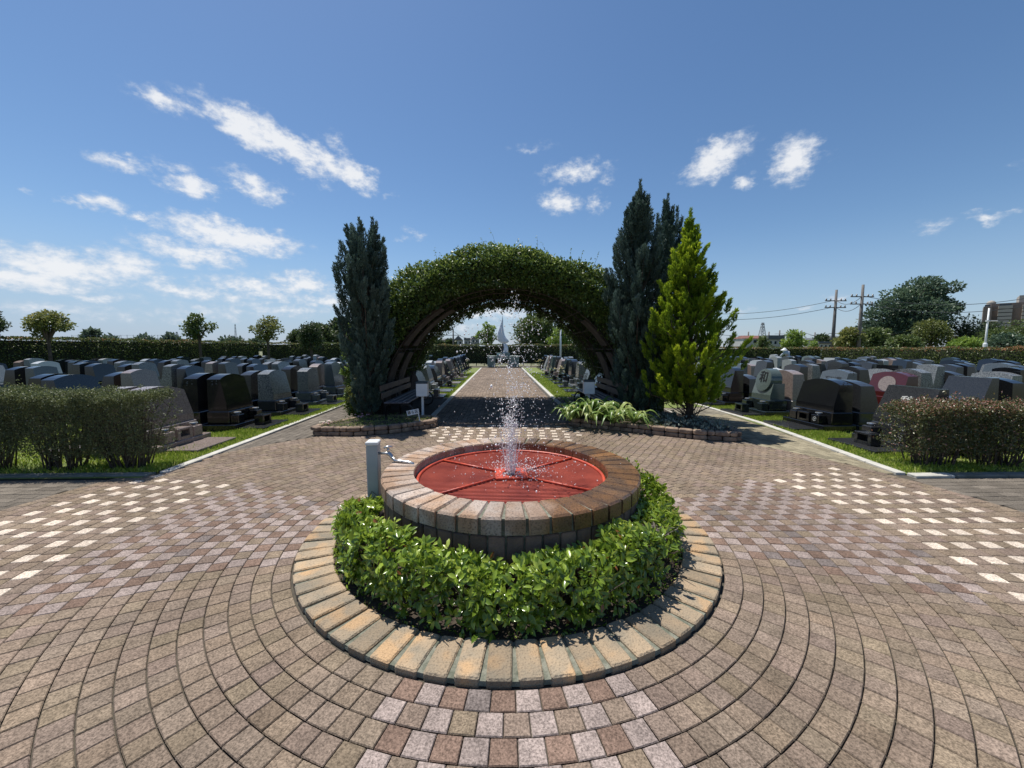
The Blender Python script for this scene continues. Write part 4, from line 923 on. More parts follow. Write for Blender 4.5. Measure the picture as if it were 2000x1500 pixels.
# ------------------------------------------------------------------ grass blades
def grass():
    GR=leafmat('grass blade',[(0,(.13,.20,.025)),(.5,(.24,.34,.045)),(.85,(.36,.45,.08)),(1,(.55,.52,.2))],rough=.5,trans=.3)
    reg=[(-4.75,-3.86,4.4,12,26000),(-9,-4.75,4.4,8,20000),(-4.75,-3.9,12,20,6000),(4.55,5.6,4.2,10,26000),(5.6,10,4.15,8,16000),(-2.2,-1.5,11.05,22,14000),(1.55,2.4,11.05,22,14000)]
    P=[];Ls=[]
    for (x0,x1,y0,y1,n) in reg:
        q=np.stack([rng.uniform(x0,x1,n),rng.uniform(y0,y1,n),np.full(n,.004)],1)
        if x0>4 and x1<6: q=q[q[:,0]>4.53+np.clip((q[:,1]-4.2),0,3)*.13]
        P.append(q); Ls.append(rng.uniform(.03,.065,len(q))*(1+.35*np.sin(q[:,0]*7)*np.sin(q[:,1]*5)))
    P=np.concatenate(P); Ls=np.concatenate(Ls); D=rng.normal(0,.38,P.shape); D[:,2]=1
    o=leafobj('grass',P,D,Ls,.008,GR,fold=.3,curl=.2); setp(o,'short bright green lawn grass between the graves and kerbs','grass',kind='stuff')
grass()
# ------------------------------------------------------------------ shrubs beside the plaza
SHL=leafmat('small grey green leaf',[(0,(.06,.075,.03)),(.5,(.13,.155,.06)),(.85,(.25,.28,.11)),(1,(.42,.42,.22))],rough=.5,trans=.2)
SHR=leafmat('red tipped leaf',[(0,(.03,.045,.015)),(.4,(.08,.10,.03)),(.62,(.16,.15,.055)),(.8,(.27,.10,.07)),(1,(.50,.30,.24))],rough=.35,trans=.2,spec=.6)
def shrub(name,x0,x1,y0,y1,h,n,m,label,group,red=False,hz=.42,L=.02):
    cx,cy=(x0+x1)/2,(y0+y1)/2; root=empty(name,(cx,cy,0),0,label,'shrub',group); hx,hy=(x1-x0)/2,(y1-y0)/2
    P=[];D=[];v=[];Ls=[]; st=MB()
    for i in range(46):
        sx=rng.uniform(-hx*.5,hx*.5); sy=rng.uniform(-hy*.45,hy*.45); ex=np.clip(sx*1.8+rng.normal(0,.1),-hx,hx); ey=np.clip(sy*1.6+rng.normal(0,.05),-hy,hy); ez=h*rng.uniform(.6,.98)
        a=Vector((sx,sy,0)); c=Vector((ex,ey,ez)); b=a.lerp(c,.45)+Vector((rng.normal(0,.03),rng.normal(0,.03),0)); st.tube([a,b,c],[.009,.006,.002],5)
        for k in range(6):
            t=rng.uniform(.35,.9); q=a.lerp(c,t); e=q+Vector((rng.normal(0,.09),rng.normal(0,.08),rng.uniform(.02,.13))); e.z=min(e.z,h); st.tube([q,e],[.0035,.0012],4)
    for i in range(n):
        u=rng.random()
        if u<.42: x,y,z=rng.uniform(-hx,hx),rng.uniform(-hy,hy),h+.025*math.sin(x0*9+rng.random()*6)-abs(rng.normal(0,.05))
        elif u<.8: 
            x=rng.uniform(-hx,hx); y=-hy+abs(rng.normal(0,.05)); z=h-(h-hz*h*.6)*rng.random()**1.15
            if rng.random()<.25: x=rng.choice([-hx,hx])+rng.normal(0,.03); y=rng.uniform(-hy,hy)
        else: x,y,z=rng.uniform(-hx,hx),rng.uniform(-hy,hy),rng.uniform(hz*h*.4,h)
        z+= .03*math.sin(x*7+x0*3)+.02*math.sin(x*17); nb_=5
        top=max(0,(z/h-.8)*4)
        if rng.random()<.02: z+=rng.uniform(.02,.09)
        for q in range(nb_):
            P.append((x+rng.normal(0,.013),y+rng.normal(0,.013),z+rng.normal(0,.013))); D.append(rng.normal(0,1,3)+np.array((0,-.3,.6))); Ls.append(L*rng.uniform(.7,1.4))
            vv=rng.random()*.6+ (.25*top*rng.random() if not red else .55*min(1,top)*rng.random()+ (.45 if rng.random()<.08 else 0)); v.append(min(1,vv))
    Ls=np.array(Ls); leafobj('foliage',P,D,Ls,Ls*.5,m,root,v=np.array(v)); st.build('stems',BARK,root)
for i,(a,b_) in enumerate([(-7.4,-6.35),(-6.4,-5.45),(-5.5,-4.68),(-4.72,-3.98)]):
    shrub('clipped_shrub',a,b_,4.38,4.9,[.88,.9,.86,.89][i],4300,SHL,['grey green clipped shrub at the left edge of the picture','grey green clipped shrub, second from the left edge, beside the kerb','grey green clipped shrub, third from the left edge, before the beige graves','grey green clipped shrub at the right end of the left row, by the kerb corner'][i],'clipped shrubs on the left')
for i,(a,b_) in enumerate([(4.72,5.55),(5.5,6.4),(6.35,7.4)]):
    shrub('red_tipped_shrub',a,b_,4.22,4.75,.73,3600,SHR,['red tipped dark shrub at the kerb corner on the right','red tipped dark shrub on forked stems at the right edge','red tipped dark shrub farthest right behind the kerb'][i],'red tipped shrubs on the right',red=True,L=.024,hz=.5)
# ------------------------------------------------------------------ boundary hedges
HED=leafmat('hedge leaf',[(0,(.03,.05,.014)),(.5,(.075,.11,.028)),(.8,(.16,.20,.055)),(.92,(.26,.28,.1)),(1,(.34,.17,.08))],rough=.4,trans=.2)
def hedge(name,pts,h,w,label,n,L=.075,redtop=.1,low=.2):
    root=empty(name,(pts[0][0],pts[0][1],0),0,label,'hedge','clipped boundary hedges'); ox,oy=pts[0]
    P=[];D=[];v=[];Ls=[]; seg=[(Vector(a),Vector(b)) for a,b in zip(pts[:-1],pts[1:])]; ln=[(b-a).length for a,b in seg]; tot=sum(ln); tr=MB(); core=MB()
    for (a,b),l in zip(seg,ln):
        d=(b-a)/l; nn=Vector((-d.y,d.x)); m=int(n*l/tot)
        for i in range(m):
            s=rng.uniform(0,l); u=rng.random(); hh=h+.03*math.sin(s*1.7)+.03*math.sin(s*4.3+1)
            if u<.3: o_=rng.uniform(-w/2,w/2); z=hh-abs(rng.normal(0,.03)); nd=(0,0,1)
            else:
                sg_=-1 if rng.random()<.5 else 1; o_=sg_*(w/2-abs(rng.normal(0,.05))+.05*math.sin(s*3.1)); z=low*.5+(hh-low*.5)*rng.random()**.85; nd=(nn.x*sg_,nn.y*sg_,.3)
            p=a+d*s+nn*o_; redz=.5+.5*math.sin(s*.9+a.x)*math.sin(s*.37)
            P.append((p.x-ox,p.y-oy,z)); D.append(np.array(nd)*.5+rng.normal(0,.8,3)); Ls.append(L*rng.uniform(.6,1.4)); v.append(1 if (z>h-.18 and rng.random()<redtop*redz*2) else rng.random()*.9)
        k=max(1,int(l/.6))
        for j in range(k):
            p=a+d*(l*(j+.5)/k); tr.tube([(p.x-ox,p.y-oy,0),(p.x-ox+.04,p.y-oy,h*.8)],[.03,.012],5)
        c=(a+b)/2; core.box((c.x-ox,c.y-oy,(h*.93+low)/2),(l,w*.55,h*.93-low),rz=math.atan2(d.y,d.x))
    Ls=np.array(Ls); leafobj('foliage',P,D,Ls,Ls*.55,m=HED,parent=root,v=np.array(v)); tr.build('stems',BARK,root)
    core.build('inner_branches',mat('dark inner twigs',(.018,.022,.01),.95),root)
hedge('hedge',[(-21.5,12),(-20.6,21),(-18.6,30.6)],1.86,.7,'tall clipped hedge running along the left side of the cemetery',34000)
hedge('hedge',[(-18.4,31.2),(-6.2,31.2)],1.80,.7,'clipped hedge across the back left of the cemetery',16000)
hedge('hedge',[(-6.0,31.3),(9.5,31.3)],1.68,.7,'clipped hedge with bronze tips behind the flame sculpture',20000)
hedge('hedge',[(9.7,31.4),(25.0,30.5)],1.45,.7,'clipped hedge across the back right of the cemetery',16000,redtop=.3)
hedge('hedge',[(25.2,30.2),(25.2,12)],1.42,.7,'low clipped hedge along the right side of the cemetery',26000,redtop=.3)
# ------------------------------------------------------------------ trees
def tree(name,base,H,blobs,m,label,n,L=.12,trunk=.12,limbs=True,group=None,cat='tree',trunkh=None,flat=1.,asp=.55,nlimb=None):
    """blobs: (dx,dy,z,rx,rz) crown clumps in metres; leaves sit mostly on the clump shells"""
    root=empty(name,base,0,label,cat,group); P=[];D=[];v=[];Ls=[]
    W_=np.array([b[3]**2 for b in blobs]); W_=W_/W_.sum(); cnts=rng.multinomial(n,W_)
    for (dx,dy,z,rx,rz),k in zip(blobs,cnts):
        u=unit(rng.normal(size=(k,3))); r=(.55+.5*rng.random(k)**.6)[:,None]; r*= (1+.18*np.sin(u[:,:1]*5+dx*7)*np.cos(u[:,2:]*6+dy))
        p=u*r*np.array((rx,rx*.9,rz))+np.array((dx,dy,z)); P.append(p); D.append(u*.6+rng.normal(0,.7,(k,3))); bv=rng.random()*.25
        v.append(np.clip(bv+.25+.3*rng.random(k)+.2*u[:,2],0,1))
    P=np.concatenate(P); D=np.concatenate(D); v=np.concatenate(v); Ls=L*rng.uniform(.6,1.4,len(P))
    leafobj('crown',P,D,Ls,Ls*asp,m,root,v=v)
    tm=MB(); th=trunkh or H*.45
    tm.tube([(0,0,-.1),(trunk*.3,0,th*.5),(0,0,th)],[trunk*1.2,trunk,trunk*.8],8)
    for (dx,dy,z,rx,rz) in (blobs if nlimb is None else blobs[:nlimb]):
        tm.tube([(0,0,th*.8),(dx*.45,dy*.45,th+(z-th)*.5),(dx,dy,z)],[trunk*.55,trunk*.35,trunk*.12],5)
        for q in range(3): tm.tube([(dx*.5,dy*.5,th+(z-th)*.55),(dx+rng.normal(0,rx*.6),dy+rng.normal(0,rx*.6),z+rng.normal(0,rz*.5))],[trunk*.2,trunk*.06],4)
    tm.build('trunk',BARK,root)
    return root
TL1=leafmat('dogwood leaf',[(0,(.06,.08,.02)),(.5,(.13,.16,.04)),(1,(.32,.30,.10))]); TL2=leafmat('broadleaf',[(0,(.03,.055,.015)),(.5,(.07,.11,.03)),(1,(.16,.2,.06))]); TL3=leafmat('dark evergreen leaf',[(0,(.015,.03,.012)),(.5,(.035,.06,.022)),(1,(.085,.12,.04))]); TL4=leafmat('fresh green leaf',[(0,(.07,.12,.02)),(.5,(.16,.25,.04)),(1,(.33,.42,.1))]); TL5=leafmat('bluish far leaf',[(0,(.05,.075,.055)),(.5,(.075,.11,.075)),(1,(.12,.16,.10))])
def ptree(name,x0,x1,ytop,ybot,Y,m,label,n,nb=9,base0=True,L=.12,shape='round',trunk=.1,group=None,cat='tree',fill=1.,tfrac=None):
    """place a tree whose crown spans photo columns x0..x1 and rows ytop..ybot, Y metres away"""
    cx=(x0+x1)/2; t=at(cx,ytop,Y); b=at(cx,ybot,Y); w=(at(x1,ybot,Y)-at(x0,ybot,Y)).length; H=t.z; cz0=b.z; hh=H-cz0
    bl=[]
    for i in range(nb):
        u=rng.random(); z=cz0+hh*(.12+.76*u)
        if shape=='round': rad=math.sin(pi*min(max((z-cz0)/hh,.12),.93))**.6
        elif shape=='umbrella': rad=.35+.65*math.sin(pi*min(max((z-cz0)/hh,.1),.9))
        elif shape=='cone': rad=1-.8*(z-cz0)/hh
        else: rad=1
        r=w/2*rad; a=rng.uniform(0,2*pi); s=w*rng.uniform(.16,.25)*fill; q=max(0,r-s)*rng.uniform(.55,1)
        bl.append((q*math.cos(a),q*math.sin(a)*.8,min(z,H-s*.75),s,s*.75))
    for k in(-1,1): s=w*.19*fill; bl.append((k*(w/2-s),0,cz0+hh*.45,s,s*.7))
    bl.append((0,0,H-w*.18*fill*.8,w*.18*fill,w*.18*fill*.8)); bl.append((0,0,cz0+hh*.5,w*.26*fill,hh*.3))
    return tree(name,(t.x,Y,0),H,bl,m,label,n,L,trunk,trunkh=tfrac*H if tfrac else max(.5,cz0+hh*.2),group=group,cat=cat)
ptree('garden_tree',44,132,607,661,17.5,TL1,'spreading dogwood tree above the hedge at the far left',2600,13,L=.11,shape='umbrella',trunk=.06,fill=.75,group='trees along the left hedge')
ptree('garden_tree',353,418,613,664,24,TL2,'twin stemmed broadleaf tree left of the thin lattice mast',1500,11,L=.15,trunk=.07,fill=.8,group='trees along the left hedge')
ptree('garden_tree',487,553,618,666,24,TL1,'spreading dogwood tree left of the round dark bush',1700,12,L=.13,shape='umbrella',trunk=.07,fill=.72,group='trees along the left hedge')
ptree('round_bush',579,631,628,690,24,TL3,'dense rounded dark evergreen bush in front of the hedge',5200,12,L=.1,trunk=.08,fill=1.25,cat='bush')
ptree('conifer_tree',-60,10,600,662,17,TL3,'dark tree cut off by the left edge of the picture',2500,10,L=.1,shape='cone',fill=1.1)
ptree('tall_shrub',664,708,632,800,8.0,TL4,'tall yellow green shrub behind the left juniper',5200,16,L=.055,trunk=.025,fill=.9,cat='shrub')
ptree('tall_shrub',674,730,700,812,7.5,TL1,'loose green shrub at the foot of the left juniper',4200,14,L=.045,trunk=.02,fill=.85,cat='shrub')
# woods and far trees
for i,(x0,x1,yt,Y) in enumerate([(588,655,634,75),(635,695,622,80),(560,610,644,90)]):
    ptree('woodland_tree',x0,x1,yt,676,Y,TL3,['dark woodland tree behind the round bush','tall dark woodland tree beside the left juniper','low dark woodland tree at the left of the distant wood'][i],3600,14,L=.6,trunk=.3,fill=1.15,group='distant woodland')
far=[(163,194,646,'small domed tree'),(200,240,658,'low flat tree'),(258,308,657,'low wide tree'),(315,352,653,'rounded tree'),(428,480,661,'low wide tree'),(485,520,662,'low tree'),(350,392,664,'low tree')]
for i,(x0,x1,yt,lb) in enumerate(far):
    ptree('distant_tree',x0,x1,yt,682,150+i*6,TL5,f"{lb} far beyond the left hedge, {NUM[i]} from the left",900,8,L=1.6,trunk=.4,fill=1.2,group='far trees beyond the left hedge')
ptree('garden_tree',928,972,630,680,36,TL4,'loose pale green tree just left of the flame sculpture',1500,12,L=.2,trunk=.08,fill=.7,group='trees behind the sculpture')
ptree('garden_tree',1000,1100,612,690,44,TL2,'big rounded green tree right of the flame sculpture',5200,16,L=.33,trunk=.2,fill=1.15,group='trees behind the sculpture')
ptree('garden_tree',1068,1125,636,690,38,TL4,'yellow green tree behind the thin lamp pole',2000,12,L=.24,trunk=.1,fill=.9,group='trees behind the sculpture')
ptree('garden_tree',1100,1200,622,690,50,TL2,'green tree seen through the right side of the arch',4200,14,L=.36,trunk=.2,fill=1.15,group='trees behind the sculpture')
ptree('garden_tree',1528,1576,645,690,48,TL4,'bright green tree behind the person',2200,11,L=.28,trunk=.12,fill=.95,group='trees beyond the right hedge')
ptree('clipped_bush',1579,1599,666,690,40,TL4,'small bright ball shaped bush beyond the right hedge',1400,7,L=.14,trunk=.06,fill=1.3,cat='bush')
ptree('distant_tree',1588,1622,654,684,90,TL3,'dark rounded tree behind the beige wall',1200,8,L=.6,trunk=.3,fill=1.2,group='trees beyond the right hedge')
ptree('garden_tree',1474,1506,657,690,55,TL2,'small round tree in front of the red roofed house',1000,8,L=.3,trunk=.1,fill=1,group='trees beyond the right hedge')
def bigtree():
    Y=62; c=at(1775,672,Y); top=at(1800,541,Y).z; k=(at(1801,600,Y)-at(1800,600,Y)).length
    def P_(px,py,rx,rz,dy=0): q=at(px,py,Y); return (q.x-c.x,dy,q.z,rx*k,rz*k)
    bl=[P_(1800,568,34,22),P_(1765,585,34,22),P_(1740,605,34,20),P_(1715,625,28,20),P_(1700,645,24,18),P_(1830,572,30,14,2),P_(1845,563,16,9,-1),P_(1815,553,18,12),P_(1780,615,42,26,-2),P_(1820,610,38,18,3),P_(1850,600,22,10),P_(1862,606,10,6),P_(1845,628,25,12,2),P_(1760,645,44,24,-1),P_(1805,645,40,22,1),P_(1695,660,20,14),P_(1735,650,34,20),P_(1825,590,26,12)]
    tree('spreading_tree',(c.x,Y,0),top,bl,TL3B,'large wind shaped dark tree right of the utility poles',20000,.42,.45,trunkh=top*.35,cat='tree')
TL3B=leafmat('dark blue green leaf',[(0,(.03,.055,.035)),(.5,(.06,.10,.06)),(1,(.12,.18,.10))])
bigtree()
for i,(x0,x1,yt,Y,m,lb) in enumerate([(1632,1690,641,44,TL1,'yellow green tree behind the near utility pole'),(1680,1745,640,50,TL2,'green tree in front of the big dark tree'),(1735,1800,655,46,TL2,'low pale green shrub below the big dark tree'),(1782,1860,624,54,TL2B:=leafmat('olive leaf',[(0,(.04,.06,.015)),(.5,(.085,.11,.025)),(1,(.17,.19,.05))]),'olive green rounded tree right of the big tree'),(1850,1930,617,60,TL3,'dark evergreen below the apartment block'),(1855,1915,660,44,TL4,'pale green shrub left of the white lamp'),(1920,1990,640,50,TL2,'green tree right of the white lamp'),(1940,2010,652,44,TL3B,'dark green shrub low at the right edge'),(1965,2060,622,58,TL2,'tall green tree at the right edge'),(1900,1960,628,66,TL3,'dark tree behind the white lamp')]):
    ptree('garden_tree',x0,x1,yt,688,Y,m,lb,3000,12,L=.3,trunk=.15,fill=1.15,group='trees beyond the right hedge')
# ------------------------------------------------------------------ sculpture
def sculpture():
    p=onz(986,716); Y=29.3; x=at(985,700,Y).x; root=empty('flame_sculpture',(x,Y,0),0,'white flame shaped sculpture on a grey green stone table at the end of the walk','sculpture')
    k=(at(1001,680,Y)-at(1000,680,Y)).length; z0=at(985,714,Y).z
    GS=mat('grey green stone',(.20,.25,.22),.6,(.14,.18,.16),4); WM=mat('white marble',(.74,.76,.80),.35,(.62,.65,.7),3)
    def X(px): return (px-985)*k
    def Z(py): return at(985,py,Y).z
    b=MB(); zt=Z(694.5); b.box((X(960),0,zt/2),(15*k,1.1,zt),bev=.03).box((X(1003),0,zt/2),(20*k,1.1,zt),bev=.03).box((X(982.5),0,zt-.12),(29*k,1.08,.24)); b.build('stone_table',GS,root)
    MB().box((X(983),0,zt+.1),(26*k,.8,.2),bev=.02).build('plinth',GS,root)
    MB().box((X(974),-.42,zt+.11),(6*k,.06,.16)).build('plaque',mat('teal plaque',(.25,.45,.47),.5),root)
    # curved stem: crescent
    st=MB(); pts=[(984,689),(985,682),(987,676),(984,671),(982,669)]; 
    st.tube([(X(a),0,Z(bb)) for a,bb in((985.5,690),(988,684),(988,678),(985.5,673),(982,670))],[.2,.19,.17,.13,.05],10); st.build('stem',WM,root,smooth=True)
    MB().box((X(982),0,(Z(690)+Z(671))/2),(2.4*k,.2,Z(671)-Z(690)),bev=.02).build('support_post',mat('dark bronze',(.05,.04,.045),.4),root)
    prof=[(615,981.3,.05),(620,981.6,.5),(626,981.5,1.3),(632,980.3,2.5),(640,979,4.2),(648,978.2,6),(655,978.5,7.6),(660,980,9.3),(664,982,10.8),(667,984,10.2),(669.5,984.5,7),(671,984,2.5)]
    V=[];F=[]; n=16
    for (py,px,hw) in prof:
        for i in range(n): a=2*pi*i/n; V.append((X(px)+hw*k*math.cos(a),min(hw,7)*k*.6*math.sin(a),Z(py)))
    for r in range(len(prof)-1):
        for i in range(n): j=(i+1)%n; F.append((r*n+i,r*n+j,(r+1)*n+j,(r+1)*n+i))
    F.append(tuple(range(n))); F.append(tuple(reversed(range((len(prof)-1)*n,len(prof)*n)))); MB().add(V,F).build('flame',WM,root,smooth=True)
sculpture()
# ------------------------------------------------------------------ poles, wires, lamps
def upole(px,ytop,ybot,Y,label,arm=1.6,low=True):
    t=at(px,ytop,Y); root=empty('utility_pole',(t.x,Y,0),0,label,'utility pole','wooden and concrete utility poles'); H=t.z
    MB().tube([(0,0,-.2),(0,0,H*.5),(0,0,H)],[.2,.17,.12] if Y<100 else [.3,.25,.2],8).build('mast',CONC,root,smooth=True)
    for z in(H-1.3,H-2.1): MB().box((0,0,z),(arm,.1,.1)).build('crossarm',CONC,root)
    if low:
        im=mat('dark insulator',(.05,.05,.055),.4)
        for sx in(-.9,-.5,.5,.9):
            for z in(H-1.3,H-2.1): MB().lathe([(.05,0),(.09,.05),(.05,.1),(.09,.16),(.04,.22)],(0,0,0),8).build('insulator',im,root,loc=(sx*arm/2,0,z+.05))
        MB().box((0,-.1,H-5.2),(1.3,.06,.06)).build('lower_arm',CONC,root)
    return root,t.x,H
p1,x1,h1=upole(1634,566,672,47,'dark utility pole standing left of its pale neighbour',2.6)
p2,x2,h2=upole(1686,556,672,43,'pale concrete utility pole beside the big dark tree',2.6)
def wire(a,b,sag,label,r=.03,n=24):
    mb=MB().tube([tuple(Vector(a).lerp(Vector(b),i/n)-Vector((0,0,sag*4*(i/n)*(1-i/n)))) for i in range(n+1)],r,5)
    return setp(mb.build('power_line',mat('cable',(.06,.065,.07),.6),smooth=True),label,'power line','overhead power lines')
e1=at(1300,603,62); e2=at(2150,548,38)
for k,dz in enumerate((-1.2,-2.0)):
    wire((e1.x,62,e1.z+dz+1.2),(x1,47,h1+dz),1.2,['upper power line running left from the dark pole','lower power line running left from the dark pole'][k],.028)
    wire((x1,47,h1+dz),(x2,43,h2+dz),.7,['upper power line between the two poles','lower power line between the two poles'][k],.028)
    wire((x2,43,h2+dz),(e2.x,38,e2.z+dz+1.2),1.6,['upper power line running right from the pale pole','lower power line running right from the pale pole'][k],.028)
def streetlamp(px,yt,Y,label,arm=None,collar=None):
    t=at(px,yt,Y); root=empty('street_lamp',(t.x,Y,0),0,label,'street lamp'); H=t.z
    MB().tube([(0,0,0),(0,0,H)],[.085,.055],10).build('pole',WHITEP,root,smooth=True)
    if collar: MB().tube([(0,0,0),(0,0,collar)],.15,10).tube([(0,0,collar),(0,0,collar+.12)],[.15,.09],10).build('base_sleeve',WHITEP,root)
    if arm: z=at(px,arm,Y).z; MB().box((.45,0,z),(.75,.22,.1),bev=.03).build('lamp_head',mat('lamp glass',(.5,.5,.48),.3),root); MB().tube([(0,0,z-.05),(0,0,z+.08)],.13,8).build('bracket',WHITEP,root)
    return root
streetlamp(1932,602,33,'white street lamp with a side arm beyond the right hedge',arm=627,collar=at(1927,672,33).z)
streetlamp(1095.5,627,30.2,'thin pale lamp pole seen through the arch')
# ------------------------------------------------------------------ far buildings
GLASS=mat('dark window glass',(.03,.04,.05),.15); ROOFR=mat('red brown roof',(.20,.08,.06),.8,(.13,.06,.05),2); ROOFG=mat('grey slate roof',(.12,.13,.14),.8,(.08,.09,.1),2)
def house(px0,px1,yt,yr,Y,wallc,roofm,label,kind='gable',nw=3):
    a=at(px0,yt,Y); b=at(px1,yt,Y); w=b.x-a.x; H=at((px0+px1)/2,yt,Y).z; he=at((px0+px1)/2,yr,Y).z; root=empty('house',((a.x+b.x)/2,Y,0),0,label,'house','houses beyond the hedges'); d=w*.7
    wm_=mat('house wall',wallc,.85,None,1); MB().box((0,d/2,he/2),(w*.94,d,he)).build('wall',wm_,root)
    if kind=='gable':
        rb=MB().add([(-w/2,-.4,he),(w/2,-.4,he),(w/2,d+.4,he),(-w/2,d+.4,he),(-w/2*.8,d/2,H),(w/2*.8,d/2,H)],[(0,1,5,4),(2,3,4,5),(1,2,5),(3,0,4),(3,2,1,0)])
    elif kind=='front':
        rb=MB().add([(-w/2,-.4,he),(w/2,-.4,he),(0,-.4,H),(-w/2,d,he),(w/2,d,he),(0,d,H)],[(0,1,2),(5,4,3),(0,2,5,3),(2,1,4,5),(0,3,4,1)])
    else: rb=MB().box((0,d/2,(he+H)/2+.003),(w,d+.6,H-he))
    rb.build('roof',roofm,root)
    for fl in(.35,.8):
        for i in range(nw):
            x=(-.5+(i+.5)/nw)*w*.86; ww=w*.86/nw*.5; wh=min(1.3,he*.2)
            f=MB().box((x,-.03,he*fl),(ww+.14,.06,wh+.14)).build('window',WHITEP,root); MB().box((x,-.065,he*fl),(ww,.02,wh)).build('pane',GLASS,f)
    return root
house(1452,1498,655,661,78,(.5,.5,.48),ROOFR,'white two storey house with a red brown roof',nw=3)
house(1499,1531,655,663,72,(.42,.42,.42),ROOFG,'grey house with a slate roof beside the red roofed house',kind='flat')
house(1571,1588,660,664,80,(.6,.62,.62),ROOFG,'small white house left of the dark rounded tree',nw=2)
house(1597,1645,667,671,62,(.50,.44,.36),ROOFG,'long low beige building behind the dark utility pole',kind='flat',nw=5)
house(1610,1640,655,659,110,(.3,.3,.3),ROOFG,'dark roofed house far behind the beige building',nw=2)
house(1438,1460,661,668,95,(.35,.35,.34),ROOFG,'grey house half hidden by the golden cypress',nw=2)
house(886,904,655.5,664.5,95,(.5,.49,.46),ROOFG,'gabled house with a dark roof seen through the arch',kind='front',nw=2)
house(906,921,660,664,110,(.3,.3,.3),ROOFG,'dark flat house right of the gabled house',kind='flat',nw=2)
house(920,936,657,661,120,(.22,.2,.19),ROOFG,'brown house left of the pale green tree',kind='flat',nw=2)
house(862,886,661,664,120,(.4,.38,.35),ROOFG,'long low house left of the gabled house',nw=4)
for (x0,x1,yt,Y,lb) in((838,870,664,90,'dark low trees seen through the left of the arch'),(868,890,665,90,'dark low trees left of the gabled house')): ptree('distant_tree',x0,x1,yt,686,Y,TL3,lb,1000,8,L=.7,trunk=.3,fill=1.3,group='far trees through the arch')
upole(885,642,668,80,'thin utility pole beside the gabled house seen through the arch',3,False)
for i,(px,yt) in enumerate([(1462,648),(1502,648),(1523,645),(1566,645),(1592,649),(1617,652)]): upole(px,yt,670,130+i*4,f'thin far utility pole, {NUM[i]} from the left over the right hand roofs',3.5,False)
wire(tuple(at(1380,651,130)),tuple(at(1566,651,134)),1.0,'faint far power line above the red roofed house',.07); wire(tuple(at(1566,648,134)),tuple(at(1660,662,150)),1.0,'faint far power line dropping to the right',.07)
q1=at(885,646,80); wire((q1.x,80,q1.z),tuple(at(960,642,70)),1.6,'power line dipping right of the pole seen through the arch',.04); wire((q1.x,80,q1.z),tuple(at(800,650,90)),1.6,'power line dipping left of the pole seen through the arch',.04)
def lattice(px,yt,Y,w,label,name='pylon',arms=True):
    t=at(px,yt,Y); root=empty(name,(t.x,Y,0),0,label,name.replace('_',' ')); H=t.z; mb=MB(); r=w*.028
    cs=[(-1,-1),(1,-1),(1,1),(-1,1)]; hw=lambda z:w/2*(1-.85*z/H)
    for sx,sy in cs: mb.tube([(sx*hw(0),sy*hw(0),0),(sx*hw(H),sy*hw(H),H)],r,4)
    n=9
    for i in range(n):
        z0,z1=H*i/n,H*(i+1)/n
        for (a,b) in((cs[0],cs[1]),(cs[1],cs[2]),(cs[2],cs[3]),(cs[3],cs[0])):
            mb.tube([(a[0]*hw(z0),a[1]*hw(z0),z0),(b[0]*hw(z1),b[1]*hw(z1),z1)],r*.6,3); mb.tube([(b[0]*hw(z0),b[1]*hw(z0),z0),(a[0]*hw(z1),a[1]*hw(z1),z1)],r*.6,3)
    mb.build('frame',STEELG,root)
    if arms:
        for f in(.68,.8,.92): MB().box((0,0,H*f),(w*.5,w*.05,w*.04)).build('cross_arm',STEELG,root)
STEELG=mat('galvanised steel',(.22,.24,.26),.6,metal=.2)
lattice(1490,630,260,5.5,'lattice power pylon over the roofs on the right'); lattice(459,633,220,1.5,'thin lattice mast on the horizon at left','lattice_mast',False); lattice(345,648,300,3.5,'small far pylon left of the twin stemmed tree')
# ball net fence far left
fe=empty('net_fence',(0,120,0),0,'faint far fence of thin poles beyond the left hedge','fence'); mb=MB()
for px in range(140,356,12): t=at(px,654,120); mb.tube([(t.x,0,0),(t.x,0,t.z)],.05,4)
mb.build('fence_posts',STEELG,fe); MB().tube([(at(140,655,120).x,0,at(140,655,120).z),(at(352,655,120).x,0,at(352,655,120).z)],.03,4).build('top_wire',STEELG,fe)
def apartments():
    Y=150; k=(at(1961,600,Y)-at(1960,600,Y)).length; x0=at(1921,600,Y).x; Z=lambda py:at(1960,py,Y).z; k*=.66; root=empty('apartment_block',(x0,Y,0),R(-50),'brown terraced apartment block with a domed corner above the trees','apartment block')
    X=lambda px:(px-1921)*k; AW=mat('brown tile wall',(.20,.155,.13),.8,(.16,.12,.10),.5); BAL=mat('balcony concrete',(.36,.33,.29),.8)
    MB().box((X(1975),8,Z(594)/2),(80*k,14,Z(594))).build('wall',AW,root); MB().box((X(2002),9,(Z(580)+Z(594))/2),(36*k,12,Z(580)-Z(594))).build('penthouse',BAL,root)
    MB().lathe([(9*k,0),(9*k,Z(591)-Z(600)),(6*k,Z(588)-Z(600)),(2*k,Z(587)-Z(600)),(0,Z(586.5)-Z(600))],(X(1935),3,Z(600)),16).build('dome',BAL,root)
    MB().box((X(1929),3,Z(600)/2),(16*k,8,Z(600))).build('corner_tower',AW,root)
    for i,py in enumerate((598,605,612,619,626,633)):
        for (a,b) in((1921,1936),(1948,1973),(1990,2030)):
            MB().box(((X(a)+X(b))/2,.2,Z(py+4)),(X(b)-X(a),1.6,1.1)).build('balcony',BAL,root); MB().box(((X(a)+X(b))/2,.97-.03,Z(py+1.2)),(X(b)-X(a)-.6,.06,1.5)).build('window',GLASS,root)
apartments()
